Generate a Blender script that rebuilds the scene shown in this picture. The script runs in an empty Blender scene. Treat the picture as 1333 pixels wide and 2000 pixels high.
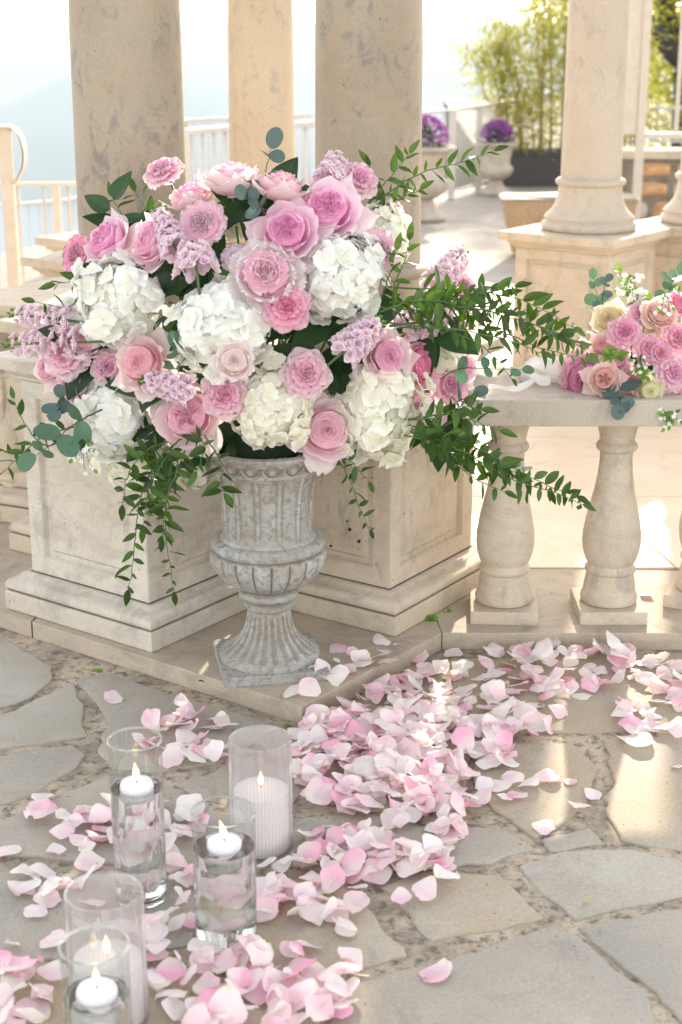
import bpy, bmesh, math, random
from mathutils import Vector, Matrix, Quaternion, noise
R = math.radians
rnd = random.Random(7)
S = bpy.context.scene
COL = S.collection

# ------------------------------------------------------------------ camera
TILT, H, FPX = R(17.5), 1.45, 3000.0
ct, st = math.cos(TILT), math.sin(TILT)
cd = bpy.data.cameras.new('camera')
cam = bpy.data.objects.new('camera', cd); COL.objects.link(cam)
cam.location = (0, 0, H); cam.rotation_euler = (R(90) - TILT, 0, 0)
cd.sensor_fit = 'VERTICAL'; cd.sensor_height = 36; cd.lens = 36 * FPX / 2000
cd.clip_start = .05; cd.clip_end = 60000
cd.dof.use_dof = True; cd.dof.focus_distance = 3.35; cd.dof.aperture_fstop = 4.5
S.camera = cam
S.render.resolution_x, S.render.resolution_y = 682, 1024

# ------------------------------------------------------------------ light
SUN_EL, SUN_AZ = R(23), math.atan2(.2, .98)      # azimuth measured from +Y towards +X
w = bpy.data.worlds.new('World'); S.world = w; w.use_nodes = True
nt = w.node_tree; bg = nt.nodes['Background']
sky = nt.nodes.new('ShaderNodeTexSky'); sky.sky_type = 'NISHITA'; sky.sun_disc = False
sky.sun_elevation = SUN_EL; sky.sun_rotation = SUN_AZ; sky.altitude = 200
sky.air_density = 1.0; sky.dust_density = 1.0; sky.ozone_density = 1.0
hsv = nt.nodes.new('ShaderNodeHueSaturation'); hsv.inputs['Saturation'].default_value = .38      # thin overall haze whitens the sky
wb = nt.nodes.new('ShaderNodeMix'); wb.data_type = 'RGBA'; wb.blend_type = 'MULTIPLY'; wb.inputs[0].default_value = 1; wb.inputs[7].default_value = (1.07, 1.0, .93, 1)
nt.links.new(sky.outputs[0], hsv.inputs['Color']); nt.links.new(hsv.outputs[0], wb.inputs[6])
nt.links.new(wb.outputs[2], bg.inputs[0]); bg.inputs[1].default_value = .15
sd = bpy.data.lights.new('sun', 'SUN'); sd.energy = 2.0; sd.angle = R(1.0); sd.color = (1, .86, .68)
so = bpy.data.objects.new('sun', sd); COL.objects.link(so)
sdir = Vector((math.sin(SUN_AZ) * math.cos(SUN_EL), math.cos(SUN_AZ) * math.cos(SUN_EL), math.sin(SUN_EL)))
so.rotation_euler = sdir.to_track_quat('Z', 'Y').to_euler(); so.location = sdir * 30
S.view_settings.view_transform = 'Standard'; S.view_settings.look = 'None'
S.view_settings.exposure = 1.92; S.view_settings.gamma = 1.0; S.view_settings.use_curve_mapping = False
S.render.engine = 'CYCLES'
S.cycles.use_denoising = True
S.cycles.max_bounces = 12; S.cycles.transmission_bounces = 12; S.cycles.transparent_max_bounces = 24
S.cycles.diffuse_bounces = 4; S.cycles.volume_bounces = 0
S.cycles.caustics_refractive = True; S.cycles.sample_clamp_indirect = 6

# ------------------------------------------------------------------ helpers
CR, CU, CB = Vector((1, 0, 0)), Vector((0, st, ct)), Vector((0, -ct, st))
def ray(x, y): return CR * ((x - 666.5) / FPX) + CU * ((1000 - y) / FPX) - CB
def gz(x, y, z=0.0):
    d = ray(x, y); k = (z - H) / d.z; return Vector((d.x * k, d.y * k, z))
def at(x, y, Y):
    d = ray(x, y); k = Y / d.y; return Vector((d.x * k, Y, H + d.z * k))
def dep(p): return p.y * ct - (p.z - H) * st
def facing(fx, fy):
    c = math.sqrt(max(0.0, 1 - min(1, fx * fx + fy * fy)))
    return (CR * fx + CU * fy + CB * c).normalized()
def aim(d, spin=0.0):
    return d.to_track_quat('Z', 'Y').to_matrix().to_4x4() @ Matrix.Rotation(spin, 4, 'Z')

class MB:
    def __init__(s): s.v = []; s.f = []; s.a = []; s.b = []; s.mi = []
    def grid(s, fn, nu, nv, cu=False, cv=False, attr=None, mi=0, flip=False):
        o = len(s.v)
        for j in range(nv):
            for i in range(nu):
                s.v.append(tuple(fn(i / (nu if cu else nu - 1), j / (nv if cv else nv - 1))))
                s.a.append(attr[0] if attr and attr[0] is not None else j / max(1, nv - 1)); s.b.append(attr[1] if attr else 0)
        for j in range(nv if cv else nv - 1):
            for i in range(nu if cu else nu - 1):
                q = (o + j * nu + i, o + j * nu + (i + 1) % nu, o + ((j + 1) % nv) * nu + (i + 1) % nu, o + ((j + 1) % nv) * nu + i)
                s.f.append(q[::-1] if flip else q); s.mi.append(mi)
    def poly(s, vs, fs, t=0, l=0, mi=0):
        o = len(s.v); s.v += [tuple(v) for v in vs]; s.a += [t] * len(vs); s.b += [l] * len(vs)
        for f in fs: s.f.append(tuple(o + k for k in f)); s.mi.append(mi)
    def tube(s, pts, r, n=6, t=0, l=0, mi=0, cap=True):
        pts = [Vector(p) for p in pts]; o = len(s.v); m = len(pts)
        rr = r if isinstance(r, (list, tuple)) else [r] * m
        up = Vector((0, 0, 1))
        for k, p in enumerate(pts):
            d = (pts[min(k + 1, m - 1)] - pts[max(k - 1, 0)])
            d = d.normalized() if d.length > 1e-9 else Vector((0, 0, 1))
            x = d.cross(up)
            if x.length < .15: x = d.cross(Vector((0, 1, 0)))
            x.normalize(); y = d.cross(x)
            for i in range(n):
                an = 2 * math.pi * i / n
                s.v.append(tuple(p + (x * math.cos(an) + y * math.sin(an)) * rr[k])); s.a.append(t); s.b.append(l)
        for k in range(m - 1):
            for i in range(n):
                s.f.append((o + k * n + i, o + (k + 1) * n + i, o + (k + 1) * n + (i + 1) % n, o + k * n + (i + 1) % n)); s.mi.append(mi)
        if cap:
            s.f.append(tuple(o + i for i in range(n))); s.mi.append(mi)
            s.f.append(tuple(o + (m - 1) * n + i for i in range(n))[::-1]); s.mi.append(mi)
    def box(s, x0, y0, z0, x1, y1, z1, mi=0):
        s.poly([(x0, y0, z0), (x1, y0, z0), (x1, y1, z0), (x0, y1, z0), (x0, y0, z1), (x1, y0, z1), (x1, y1, z1), (x0, y1, z1)],
               [(3, 2, 1, 0), (4, 5, 6, 7), (0, 1, 5, 4), (1, 2, 6, 5), (2, 3, 7, 6), (3, 0, 4, 7)], mi=mi)
    def lathe(s, prof, n=48, mod=None, cap=True):
        o = len(s.v)
        for (r, z) in prof:
            for i in range(n):
                an = 2 * math.pi * i / n
                q = r * (mod(an, r, z) if mod else 1)
                s.v.append((q * math.cos(an), q * math.sin(an), z)); s.a.append(0); s.b.append(0)
        m = len(prof)
        for k in range(m - 1):
            for i in range(n):
                s.f.append((o + k * n + i, o + k * n + (i + 1) % n, o + (k + 1) * n + (i + 1) % n, o + (k + 1) * n + i)); s.mi.append(0)
        if cap:
            s.f.append(tuple(o + i for i in range(n))[::-1]); s.mi.append(0)
            s.f.append(tuple(o + (m - 1) * n + i for i in range(n))); s.mi.append(0)
    def mesh(s, name, mats, smooth=True, sharp=None, attrs=True):
        me = bpy.data.meshes.new(name); me.from_pydata(s.v, [], s.f)
        if not isinstance(mats, (list, tuple)): mats = [mats]
        for m in mats: me.materials.append(m)
        if attrs:
            me.attributes.new('pt', 'FLOAT', 'POINT').data.foreach_set('value', s.a)
            me.attributes.new('pl', 'FLOAT', 'POINT').data.foreach_set('value', s.b)
        me.polygons.foreach_set('material_index', s.mi)
        me.polygons.foreach_set('use_smooth', [smooth] * len(me.polygons))
        me.update()
        if sharp is not None:
            bm = bmesh.new(); bm.from_mesh(me)
            for e in bm.edges:
                if len(e.link_faces) == 2 and e.calc_face_angle(0) > sharp: e.smooth = False
            bm.to_mesh(me); bm.free()
        return me

def obj(name, me, parent=None, M=None, loc=None, rz=0):
    o = bpy.data.objects.new(name, me); COL.objects.link(o)
    if M is not None: o.matrix_basis = M
    elif loc is not None: o.location = loc; o.rotation_euler = (0, 0, rz)
    if parent: o.parent = parent
    return o
def tag(o, label=None, cat=None, group=None, kind=None):
    if label: o['label'] = label
    if cat: o['category'] = cat
    if group: o['group'] = group
    if kind: o['kind'] = kind
    return o
def thing(name, label, cat, loc=(0, 0, 0), rz=0, group=None, M=None):
    o = bpy.data.objects.new(name, None); COL.objects.link(o); o.empty_display_size = .05
    if M is not None: o.matrix_basis = M
    else: o.location = loc; o.rotation_euler = (0, 0, rz)
    return tag(o, label, cat, group)
def bevel(me, w, seg=2, ang=30):
    bm = bmesh.new(); bm.from_mesh(me)
    es = [e for e in bm.edges if len(e.link_faces) == 2 and e.calc_face_angle(0) > R(ang)]
    bmesh.ops.bevel(bm, geom=es, offset=w, segments=seg, affect='EDGES', profile=.6, clamp_overlap=True)
    bm.to_mesh(me); bm.free(); return me
def smoothcurve(pts, n):
    pts = [Vector(p) for p in pts]; out = []
    P = [pts[0] * 2 - pts[1]] + pts + [pts[-1] * 2 - pts[-2]]
    seg = len(pts) - 1
    for k in range(n + 1):
        u = k / n * seg; i = min(int(u), seg - 1); t = u - i
        a, b, c, d = P[i], P[i + 1], P[i + 2], P[i + 3]
        out.append(.5 * ((2 * b) + (c - a) * t + (2 * a - 5 * b + 4 * c - d) * t * t + (3 * b - a - 3 * c + d) * t ** 3))
    return out

# ------------------------------------------------------------------ materials
def newmat(name):
    m = bpy.data.materials.new(name); m.use_nodes = True; nt = m.node_tree
    for n in list(nt.nodes): nt.nodes.remove(n)
    out = nt.nodes.new('ShaderNodeOutputMaterial'); return m, nt, out
def N(nt, t, **kw):
    n = nt.nodes.new('ShaderNode' + t)
    for k, v in kw.items():
        if k[0] == 'i' and k[1:].isdigit(): n.inputs[int(k[1:])].default_value = v
        elif k in n.inputs: n.inputs[k].default_value = v
        else: setattr(n, k, v)
    return n
def ramp(nt, src, stops, mode='LINEAR'):
    r = nt.nodes.new('ShaderNodeValToRGB'); cr = r.color_ramp; cr.interpolation = mode
    while len(cr.elements) > 1: cr.elements.remove(cr.elements[-1])
    cr.elements[0].position = stops[0][0]; cr.elements[0].color = tuple(stops[0][1]) + (1,)
    for p, c in stops[1:]:
        e = cr.elements.new(p); e.color = tuple(c) + (1,)
    nt.links.new(src, r.inputs[0]); return r
def g(v): return (v, v, v)
def mix(nt, fac, a, b, mode='MIX'):
    m = nt.nodes.new('ShaderNodeMix'); m.data_type = 'RGBA'; m.blend_type = mode
    if isinstance(fac, (int, float)): m.inputs[0].default_value = fac
    else: nt.links.new(fac, m.inputs[0])
    for i, c in ((6, a), (7, b)):
        if isinstance(c, tuple): m.inputs[i].default_value = (c + (1,))[:4]
        else: nt.links.new(c, m.inputs[i])
    return m.outputs[2]
def coords(nt, scale=1, world=False, sc=None):
    if world:
        gm = nt.nodes.new('ShaderNodeNewGeometry'); src = gm.outputs['Position']
    else:
        tc = nt.nodes.new('ShaderNodeTexCoord'); src = tc.outputs['Object']
    mp = nt.nodes.new('ShaderNodeMapping'); nt.links.new(src, mp.inputs[0])
    mp.inputs['Scale'].default_value = sc if sc else (scale,) * 3
    return mp.outputs[0]
def noiseT(nt, vec, s, d=4, rough=.55, dist=0.0):
    n = N(nt, 'TexNoise'); n.inputs['Scale'].default_value = s; n.inputs['Detail'].default_value = d
    n.inputs['Roughness'].default_value = rough; n.inputs['Distortion'].default_value = dist
    nt.links.new(vec, n.inputs['Vector']); return n.outputs['Fac']

def stone_mat(name, c1, c2, blot, blot_amt=.6, blot_scale=9, pits=.5, rough=.75, grain=.05, stain=None, bump=.35, dark=None):
    m, nt, out = newmat(name)
    co = coords(nt, world=True)
    n1 = noiseT(nt, co, 3.5, 5); base = mix(nt, ramp(nt, n1, [(.35, g(0)), (.65, g(1))]).outputs[0], c1, c2)
    # long grey mottles, like fossil streaks in the limestone
    mp = coords(nt, world=True, sc=(1, 1, .55))
    n2 = noiseT(nt, mp, blot_scale, 7, .72, .7)
    bl = ramp(nt, n2, [(.52, g(0)), (.61, g(1))]).outputs[0]
    n2b = noiseT(nt, co, blot_scale * .35, 2)
    bl2 = mix(nt, ramp(nt, n2b, [(.42, g(.15)), (.55, g(1))]).outputs[0], (0, 0, 0), bl)
    sc = N(nt, 'Math', operation='MULTIPLY'); nt.links.new(bl2, sc.inputs[0]); sc.inputs[1].default_value = blot_amt
    col = mix(nt, sc.outputs[0], base, blot)
    # fine grain
    n3 = noiseT(nt, co, 160, 3)
    gr = ramp(nt, n3, [(.3, g(1 - grain * 2)), (.7, g(1 + grain))]).outputs[0]
    col = mix(nt, 1.0, col, gr, 'MULTIPLY')
    # small dark pits
    vo = N(nt, 'TexVoronoi'); vo.inputs['Scale'].default_value = 38; nt.links.new(co, vo.inputs['Vector'])
    n4 = noiseT(nt, co, 12, 2)
    ad = N(nt, 'Math', operation='MULTIPLY_ADD'); nt.links.new(n4, ad.inputs[0]); ad.inputs[1].default_value = -.9; 
    nt.links.new(vo.outputs['Distance'], ad.inputs[2])
    pf = ramp(nt, ad.outputs[0], [(-.0, g(1)), (.02, g(0))])
    pit = ramp(nt, vo.outputs['Distance'], [(.05, g(1)), (.11, g(0))]).outputs[0]
    gate = ramp(nt, n4, [(.50, g(0)), (.56, g(1))]).outputs[0]
    pm = mix(nt, 1.0, pit, gate, 'MULTIPLY')
    ps = N(nt, 'Math', operation='MULTIPLY'); nt.links.new(pm, ps.inputs[0]); ps.inputs[1].default_value = pits
    col = mix(nt, ps.outputs[0], col, tuple(c * .35 for c in blot))
    if stain:
        sp = coords(nt, world=True, sc=(1.6, 1.6, 3.2)); n5 = noiseT(nt, sp, 4.2, 5, .7, .8)
        sf = ramp(nt, n5, [(.48, g(0)), (.66, g(1))]).outputs[0]
        ss = N(nt, 'Math', operation='MULTIPLY'); nt.links.new(sf, ss.inputs[0]); ss.inputs[1].default_value = stain[1]
        col = mix(nt, ss.outputs[0], col, stain[0])
    b = N(nt, 'BsdfPrincipled'); nt.links.new(col, b.inputs['Base Color']); b.inputs['Roughness'].default_value = rough
    b.inputs['Specular IOR Level'].default_value = .3
    hb = mix(nt, 1.0, n3, pm, 'SUBTRACT')
    nb = noiseT(nt, co, 28, 4); hh = mix(nt, .55, hb, nb)
    bu = N(nt, 'Bump'); bu.inputs['Strength'].default_value = bump; bu.inputs['Distance'].default_value = .004
    nt.links.new(hh, bu.inputs['Height']); nt.links.new(bu.outputs[0], b.inputs['Normal'])
    nt.links.new(b.outputs[0], out.inputs[0]); return m

M = {}
M['lime'] = stone_mat('limestone', (.55, .45, .335), (.60, .52, .41), (.34, .31, .27), .6, 16, 1.0, stain=((.30, .25, .18), .35))
M['lime_front'] = stone_mat('limestone_weathered', (.56, .50, .41), (.64, .59, .51), (.38, .36, .32), .55, 18, 1.0, stain=((.33, .29, .23), .5))
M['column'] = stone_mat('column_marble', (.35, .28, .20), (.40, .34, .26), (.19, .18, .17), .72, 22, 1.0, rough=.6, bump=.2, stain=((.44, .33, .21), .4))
M['column_warm'] = stone_mat('column_marble_warm', (.54, .42, .285), (.58, .48, .35), (.34, .30, .25), .6, 24, .9, rough=.6, bump=.2)
M['column_smooth'] = stone_mat('column_stone_smooth', (.50, .425, .335), (.54, .47, .38), (.36, .33, .29), .6, 20, .8, rough=.65, bump=.15)
M['rail_stone'] = stone_mat('grey_cap_stone', (.47, .41, .33), (.53, .47, .39), (.33, .31, .28), .7, 14, .8)
M['slab'] = stone_mat('gazebo_slab', (.78, .61, .43), (.82, .68, .51), (.62, .49, .35), .45, 5, .4, rough=.55, bump=.15)
M['step'] = stone_mat('step_stone', (.46, .39, .30), (.52, .44, .34), (.33, .29, .24), .6, 7, .7, stain=((.25, .20, .15), .45))
M['terrace'] = stone_mat('terrace_floor', (.35, .31, .26), (.41, .365, .31), (.29, .26, .22), .4, 3, .2, rough=.8)
M['flag_grey'] = stone_mat('flagstone_grey', (.355, .33, .28), (.45, .40, .32), (.25, .235, .20), .45, 7, .95, rough=.7, grain=.07)
M['flag_buff'] = stone_mat('flagstone_buff', (.43, .34, .23), (.45, .40, .32), (.31, .28, .23), .5, 6, .95, rough=.7, grain=.07)
M['flag_pale'] = stone_mat('flagstone_pale', (.40, .36, .285), (.48, .45, .385), (.27, .25, .22), .45, 6, .95, rough=.7, grain=.07)
M['joint'] = stone_mat('dark_joint', (.14, .11, .08), (.2, .16, .12), (.1, .08, .06), .5, 20, .2)

def mortar_mat():
    m, nt, out = newmat('mortar'); co = coords(nt, world=True)
    n1 = noiseT(nt, co, 5, 6, .7); n2 = noiseT(nt, co, 38, 6, .78)
    c = mix(nt, ramp(nt, n1, [(.40, g(0)), (.58, g(1))]).outputs[0], (.30, .255, .195), (.55, .46, .34))
    c = mix(nt, ramp(nt, n2, [(.40, g(.85)), (.51, g(0))]).outputs[0], c, (.12, .105, .085))
    b = N(nt, 'BsdfPrincipled'); nt.links.new(c, b.inputs['Base Color']); b.inputs['Roughness'].default_value = .95
    bu = N(nt, 'Bump'); bu.inputs['Strength'].default_value = .8; bu.inputs['Distance'].default_value = .006
    nt.links.new(n2, bu.inputs['Height']); nt.links.new(bu.outputs[0], b.inputs['Normal'])
    nt.links.new(b.outputs[0], out.inputs[0]); return m
M['mortar'] = mortar_mat()

def urn_mat():
    m, nt, out = newmat('cast_stone'); co = coords(nt, 1)
    n1 = noiseT(nt, co, 9, 5, .65); n2 = noiseT(nt, co, 75, 6, .75); n3 = noiseT(nt, co, 22, 5, .7)
    c = mix(nt, ramp(nt, n1, [(.38, g(0)), (.62, g(1))]).outputs[0], (.36, .34, .30), (.44, .45, .43))
    c = mix(nt, ramp(nt, n2, [(.49, g(0)), (.60, g(.75))]).outputs[0], c, (.20, .175, .145))
    c = mix(nt, ramp(nt, n3, [(.46, g(0)), (.66, g(.6))]).outputs[0], c, (.27, .235, .19))
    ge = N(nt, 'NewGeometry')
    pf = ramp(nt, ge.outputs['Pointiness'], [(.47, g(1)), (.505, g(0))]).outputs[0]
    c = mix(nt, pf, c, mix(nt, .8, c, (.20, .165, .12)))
    b = N(nt, 'BsdfPrincipled'); nt.links.new(c, b.inputs['Base Color']); b.inputs['Roughness'].default_value = .85
    bu = N(nt, 'Bump'); bu.inputs['Strength'].default_value = .55; bu.inputs['Distance'].default_value = .003
    nt.links.new(mix(nt, .5, n2, n3), bu.inputs['Height']); nt.links.new(bu.outputs[0], b.inputs['Normal'])
    nt.links.new(b.outputs[0], out.inputs[0]); return m
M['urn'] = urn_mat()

def plain(name, c, rough=.6, metal=0, var=.12, scale=20, bump=0):
    m, nt, out = newmat(name); co = coords(nt, 1)
    n = noiseT(nt, co, scale, 4)
    col = mix(nt, 1.0, tuple(c), ramp(nt, n, [(.25, g(1 - var)), (.75, g(1 + var * .5))]).outputs[0], 'MULTIPLY')
    b = N(nt, 'BsdfPrincipled'); nt.links.new(col, b.inputs['Base Color']); b.inputs['Roughness'].default_value = rough
    b.inputs['Metallic'].default_value = metal
    if bump:
        bu = N(nt, 'Bump'); bu.inputs['Strength'].default_value = bump; bu.inputs['Distance'].default_value = .004
        nt.links.new(n, bu.inputs['Height']); nt.links.new(bu.outputs[0], b.inputs['Normal'])
    nt.links.new(b.outputs[0], out.inputs[0]); return m
def petal_mat(name, cin, cmid, cout, wl=.62, wt=.38, trans=.50, hue_var=.02, vein=.12, lift=.97):
    m, nt, out = newmat(name)
    cin, cmid, cout = [tuple(min(.96, 1 - (1 - q) * lift) for q in c) for c in (cin, cmid, cout)]
    a1 = N(nt, 'Attribute', attribute_name='pt'); a2 = N(nt, 'Attribute', attribute_name='pl')
    k1 = N(nt, 'Math', operation='MULTIPLY'); nt.links.new(a1.outputs['Fac'], k1.inputs[0]); k1.inputs[1].default_value = wt
    k2 = N(nt, 'Math', operation='MULTIPLY_ADD'); nt.links.new(a2.outputs['Fac'], k2.inputs[0]); k2.inputs[1].default_value = wl
    nt.links.new(k1.outputs[0], k2.inputs[2])
    co = coords(nt, 1); nz = noiseT(nt, co, 14, 3)
    k3 = N(nt, 'Math', operation='MULTIPLY_ADD'); nt.links.new(nz, k3.inputs[0]); k3.inputs[1].default_value = .22
    k4 = N(nt, 'Math', operation='ADD'); nt.links.new(k2.outputs[0], k3.inputs[2]); nt.links.new(k3.outputs[0], k4.inputs[0]); k4.inputs[1].default_value = -.11
    c = ramp(nt, k4.outputs[0], [(0, cin), (.5, cmid), (1, cout)]).outputs[0]
    oi = N(nt, 'ObjectInfo'); hs = N(nt, 'HueSaturation')
    mr = N(nt, 'MapRange'); nt.links.new(oi.outputs['Random'], mr.inputs[0])
    mr.inputs[3].default_value = .5 - hue_var; mr.inputs[4].default_value = .5 + hue_var
    nt.links.new(mr.outputs[0], hs.inputs['Hue'])
    mr2 = N(nt, 'MapRange'); nt.links.new(oi.outputs['Random'], mr2.inputs[0]); mr2.inputs[3].default_value = 1.1; mr2.inputs[4].default_value = .85
    nt.links.new(mr2.outputs[0], hs.inputs['Saturation']); nt.links.new(c, hs.inputs['Color'])
    d = N(nt, 'BsdfPrincipled'); d.inputs['Roughness'].default_value = .55; d.inputs['Specular IOR Level'].default_value = .25
    t = N(nt, 'BsdfTranslucent'); mx = N(nt, 'MixShader'); mx.inputs[0].default_value = trans
    nt.links.new(hs.outputs[0], d.inputs['Base Color']); nt.links.new(hs.outputs[0], t.inputs['Color'])
    nv = noiseT(nt, coords(nt, sc=(1, 1, 1)), 45, 3, .6)
    bu = N(nt, 'Bump'); bu.inputs['Strength'].default_value = vein; bu.inputs['Distance'].default_value = .01
    nt.links.new(nv, bu.inputs['Height']); nt.links.new(bu.outputs[0], d.inputs['Normal'])
    nt.links.new(d.outputs[0], mx.inputs[1]); nt.links.new(t.outputs[0], mx.inputs[2]); nt.links.new(mx.outputs[0], out.inputs[0])
    return m
def leaf_mat(name, c, ct_, rough=.4, trans=.3, var=.25):
    m, nt, out = newmat(name); oi = N(nt, 'ObjectInfo'); co = coords(nt, 1); n = noiseT(nt, co, 25, 3)
    v = ramp(nt, oi.outputs['Random'], [(0, g(1 - var)), (1, g(1 + var))]).outputs[0]
    col = mix(nt, 1.0, tuple(c), v, 'MULTIPLY'); col = mix(nt, 1.0, col, ramp(nt, n, [(.3, g(.85)), (.7, g(1.1))]).outputs[0], 'MULTIPLY')
    d = N(nt, 'BsdfPrincipled'); d.inputs['Roughness'].default_value = rough; d.inputs['Specular IOR Level'].default_value = .35; nt.links.new(col, d.inputs['Base Color'])
    t = N(nt, 'BsdfTranslucent'); t.inputs['Color'].default_value = tuple(ct_) + (1,)
    mx = N(nt, 'MixShader'); mx.inputs[0].default_value = trans
    nt.links.new(d.outputs[0], mx.inputs[1]); nt.links.new(t.outputs[0], mx.inputs[2]); nt.links.new(mx.outputs[0], out.inputs[0]); return m

M['rose_pink'] = petal_mat('rose_pink', (.96, .42, .62), (.97, .66, .77), (.97, .85, .82))
M['rose_lilac'] = petal_mat('rose_lilac', (.95, .34, .64), (.97, .62, .78), (.97, .86, .85))
M['rose_soft'] = petal_mat('rose_soft', (.96, .46, .62), (.97, .70, .78), (.97, .86, .82))
M['rose_salmon'] = petal_mat('rose_salmon', (.96, .43, .56), (.97, .67, .72), (.97, .85, .80))
M['rose_vivid'] = petal_mat('rose_vivid', (.94, .24, .50), (.96, .44, .62), (.97, .66, .76))
M['rose_cream'] = petal_mat('rose_cream', (.90, .78, .42), (.92, .86, .62), (.92, .88, .72))
M['rose_blush'] = petal_mat('rose_blush', (.90, .50, .47), (.93, .70, .64), (.94, .80, .72))
M['lis_pink'] = petal_mat('lisianthus_pink', (.92, .32, .50), (.96, .55, .69), (.97, .76, .78), .45, .55)
M['lis_vivid'] = petal_mat('lisianthus_vivid', (.94, .26, .48), (.96, .46, .63), (.97, .68, .77), .45, .55)
M['lis_pale'] = petal_mat('lisianthus_pale', (.90, .60, .62), (.97, .84, .81), (.97, .90, .87), .45, .55)
M['lis_soft'] = petal_mat('carnation_soft_pink', (.95, .40, .58), (.97, .62, .75), (.97, .84, .84), .45, .55)
M['lis_mauve'] = petal_mat('lisianthus_mauve', (.90, .28, .50), (.96, .52, .66), (.97, .74, .81), .45, .55)
M['peony'] = petal_mat('peony_two_tone', (.95, .40, .54), (.97, .64, .71), (.97, .93, .91), .62, .55)
M['peony_pale'] = petal_mat('peony_pale_lilac', (.88, .56, .72), (.93, .76, .85), (.95, .84, .88))
M['peony_mag'] = petal_mat('peony_magenta', (.74, .12, .42), (.86, .30, .58), (.93, .60, .74))
M['hyd'] = petal_mat('hydrangea_white', (.91, .92, .76), (.94, .94, .89), (.955, .955, .93), 0, 1, .32, .005, .06)
M['hyd_cream'] = petal_mat('hydrangea_cream', (.90, .89, .68), (.94, .93, .80), (.955, .94, .86), 0, 1, .32, .005, .06)
M['stock'] = petal_mat('stock_lilac', (.84, .52, .66), (.95, .76, .84), (.97, .88, .92), .3, .7, .35, .03)
M['fallen'] = None
M['ruscus'] = leaf_mat('ruscus_leaf', (.036, .085, .010), (.13, .27, .01), .40, .20, .62)
M['euc'] = leaf_mat('eucalyptus_leaf', (.10, .19, .13), (.14, .32, .10), .5, .2, .25)
M['euc_blue'] = leaf_mat('eucalyptus_blue_leaf', (.09, .14, .13), (.10, .2, .12), .5, .12, .2)
M['dark_leaf'] = leaf_mat('dark_leaf', (.018, .052, .014), (.05, .15, .015), .4, .16, .4)
M['bright_leaf'] = leaf_mat('bright_leaf', (.13, .27, .035), (.32, .55, .05), .5, .35, .35)
M['stem'] = plain('green_stem', (.09, .16, .045), .5)
M['wood_stem'] = plain('brown_stem', (.10, .075, .04), .6)
M['foam'] = plain('floral_foam', (.012, .03, .012), .95, var=.5)

# fallen petal colour: yellow white at the base, pink towards the rim, each petal its own strength
def fallen_mat(name, stops):
    m, nt, out = newmat(name)
    a1 = N(nt, 'Attribute', attribute_name='pt'); oi = N(nt, 'ObjectInfo'); nz = noiseT(nt, coords(nt, 1), 30, 3)
    body = ramp(nt, oi.outputs['Random'], stops).outputs[0]
    pale = mix(nt, .72, body, (.94, .90, .87))
    f = N(nt, 'Math', operation='MULTIPLY_ADD'); nt.links.new(nz, f.inputs[0]); f.inputs[1].default_value = .5; nt.links.new(a1.outputs['Fac'], f.inputs[2])
    c = mix(nt, ramp(nt, f.outputs[0], [(.45, g(0)), (1.2, g(1))]).outputs[0], pale, body)
    c = mix(nt, ramp(nt, a1.outputs['Fac'], [(0, g(.6)), (.13, g(0))]).outputs[0], c, (.84, .80, .38))
    d = N(nt, 'BsdfPrincipled'); d.inputs['Roughness'].default_value = .5; t = N(nt, 'BsdfTranslucent'); mx = N(nt, 'MixShader'); mx.inputs[0].default_value = .33
    nt.links.new(c, d.inputs['Base Color']); nt.links.new(c, t.inputs['Color'])
    wv = noiseT(nt, coords(nt, sc=(60, 10, 10)), 2.2, 3)
    bu = N(nt, 'Bump'); bu.inputs['Strength'].default_value = .12; bu.inputs['Distance'].default_value = .003
    nt.links.new(wv, bu.inputs['Height']); nt.links.new(bu.outputs[0], d.inputs['Normal'])
    nt.links.new(d.outputs[0], mx.inputs[1]); nt.links.new(t.outputs[0], mx.inputs[2]); nt.links.new(mx.outputs[0], out.inputs[0]); return m
M['fallen_white'] = fallen_mat('fallen_petal_white', [(0, (.95, .93, .88)), (1, (.95, .86, .84))])
M['fallen_pale'] = fallen_mat('fallen_petal_pale_pink', [(0, (.96, .84, .84)), (1, (.96, .72, .76))])
M['fallen_pink'] = fallen_mat('fallen_petal_pink', [(0, (.95, .67, .74)), (1, (.94, .48, .62))])

def glass_mat(name, rough=0, ior=1.45, tint=(1, 1, 1)):
    m, nt, out = newmat(name); b = N(nt, 'BsdfPrincipled')
    b.inputs['Transmission Weight'].default_value = 1; b.inputs['Roughness'].default_value = rough; b.inputs['IOR'].default_value = ior
    b.inputs['Base Color'].default_value = tuple(tint) + (1,)
    nt.links.new(b.outputs[0], out.inputs[0]); return m
def thin_glass(name, rough=.02, tint=(.97, .99, .985), ior=1.5):
    m, nt, out = newmat(name); t = N(nt, 'BsdfTransparent'); t.inputs[0].default_value = tuple(tint) + (1,)
    gl = N(nt, 'BsdfGlossy'); gl.inputs['Roughness'].default_value = rough
    fr = N(nt, 'LayerWeight'); fr.inputs['Blend'].default_value = .30
    mp = N(nt, 'Math', operation='MULTIPLY_ADD'); nt.links.new(fr.outputs['Facing'], mp.inputs[0]); mp.inputs[1].default_value = .62; mp.inputs[2].default_value = .03
    mx = N(nt, 'MixShader'); nt.links.new(mp.outputs[0], mx.inputs[0]); nt.links.new(t.outputs[0], mx.inputs[1]); nt.links.new(gl.outputs[0], mx.inputs[2])
    nt.links.new(mx.outputs[0], out.inputs[0]); return m
M['glass'] = thin_glass('clear_glass')
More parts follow.
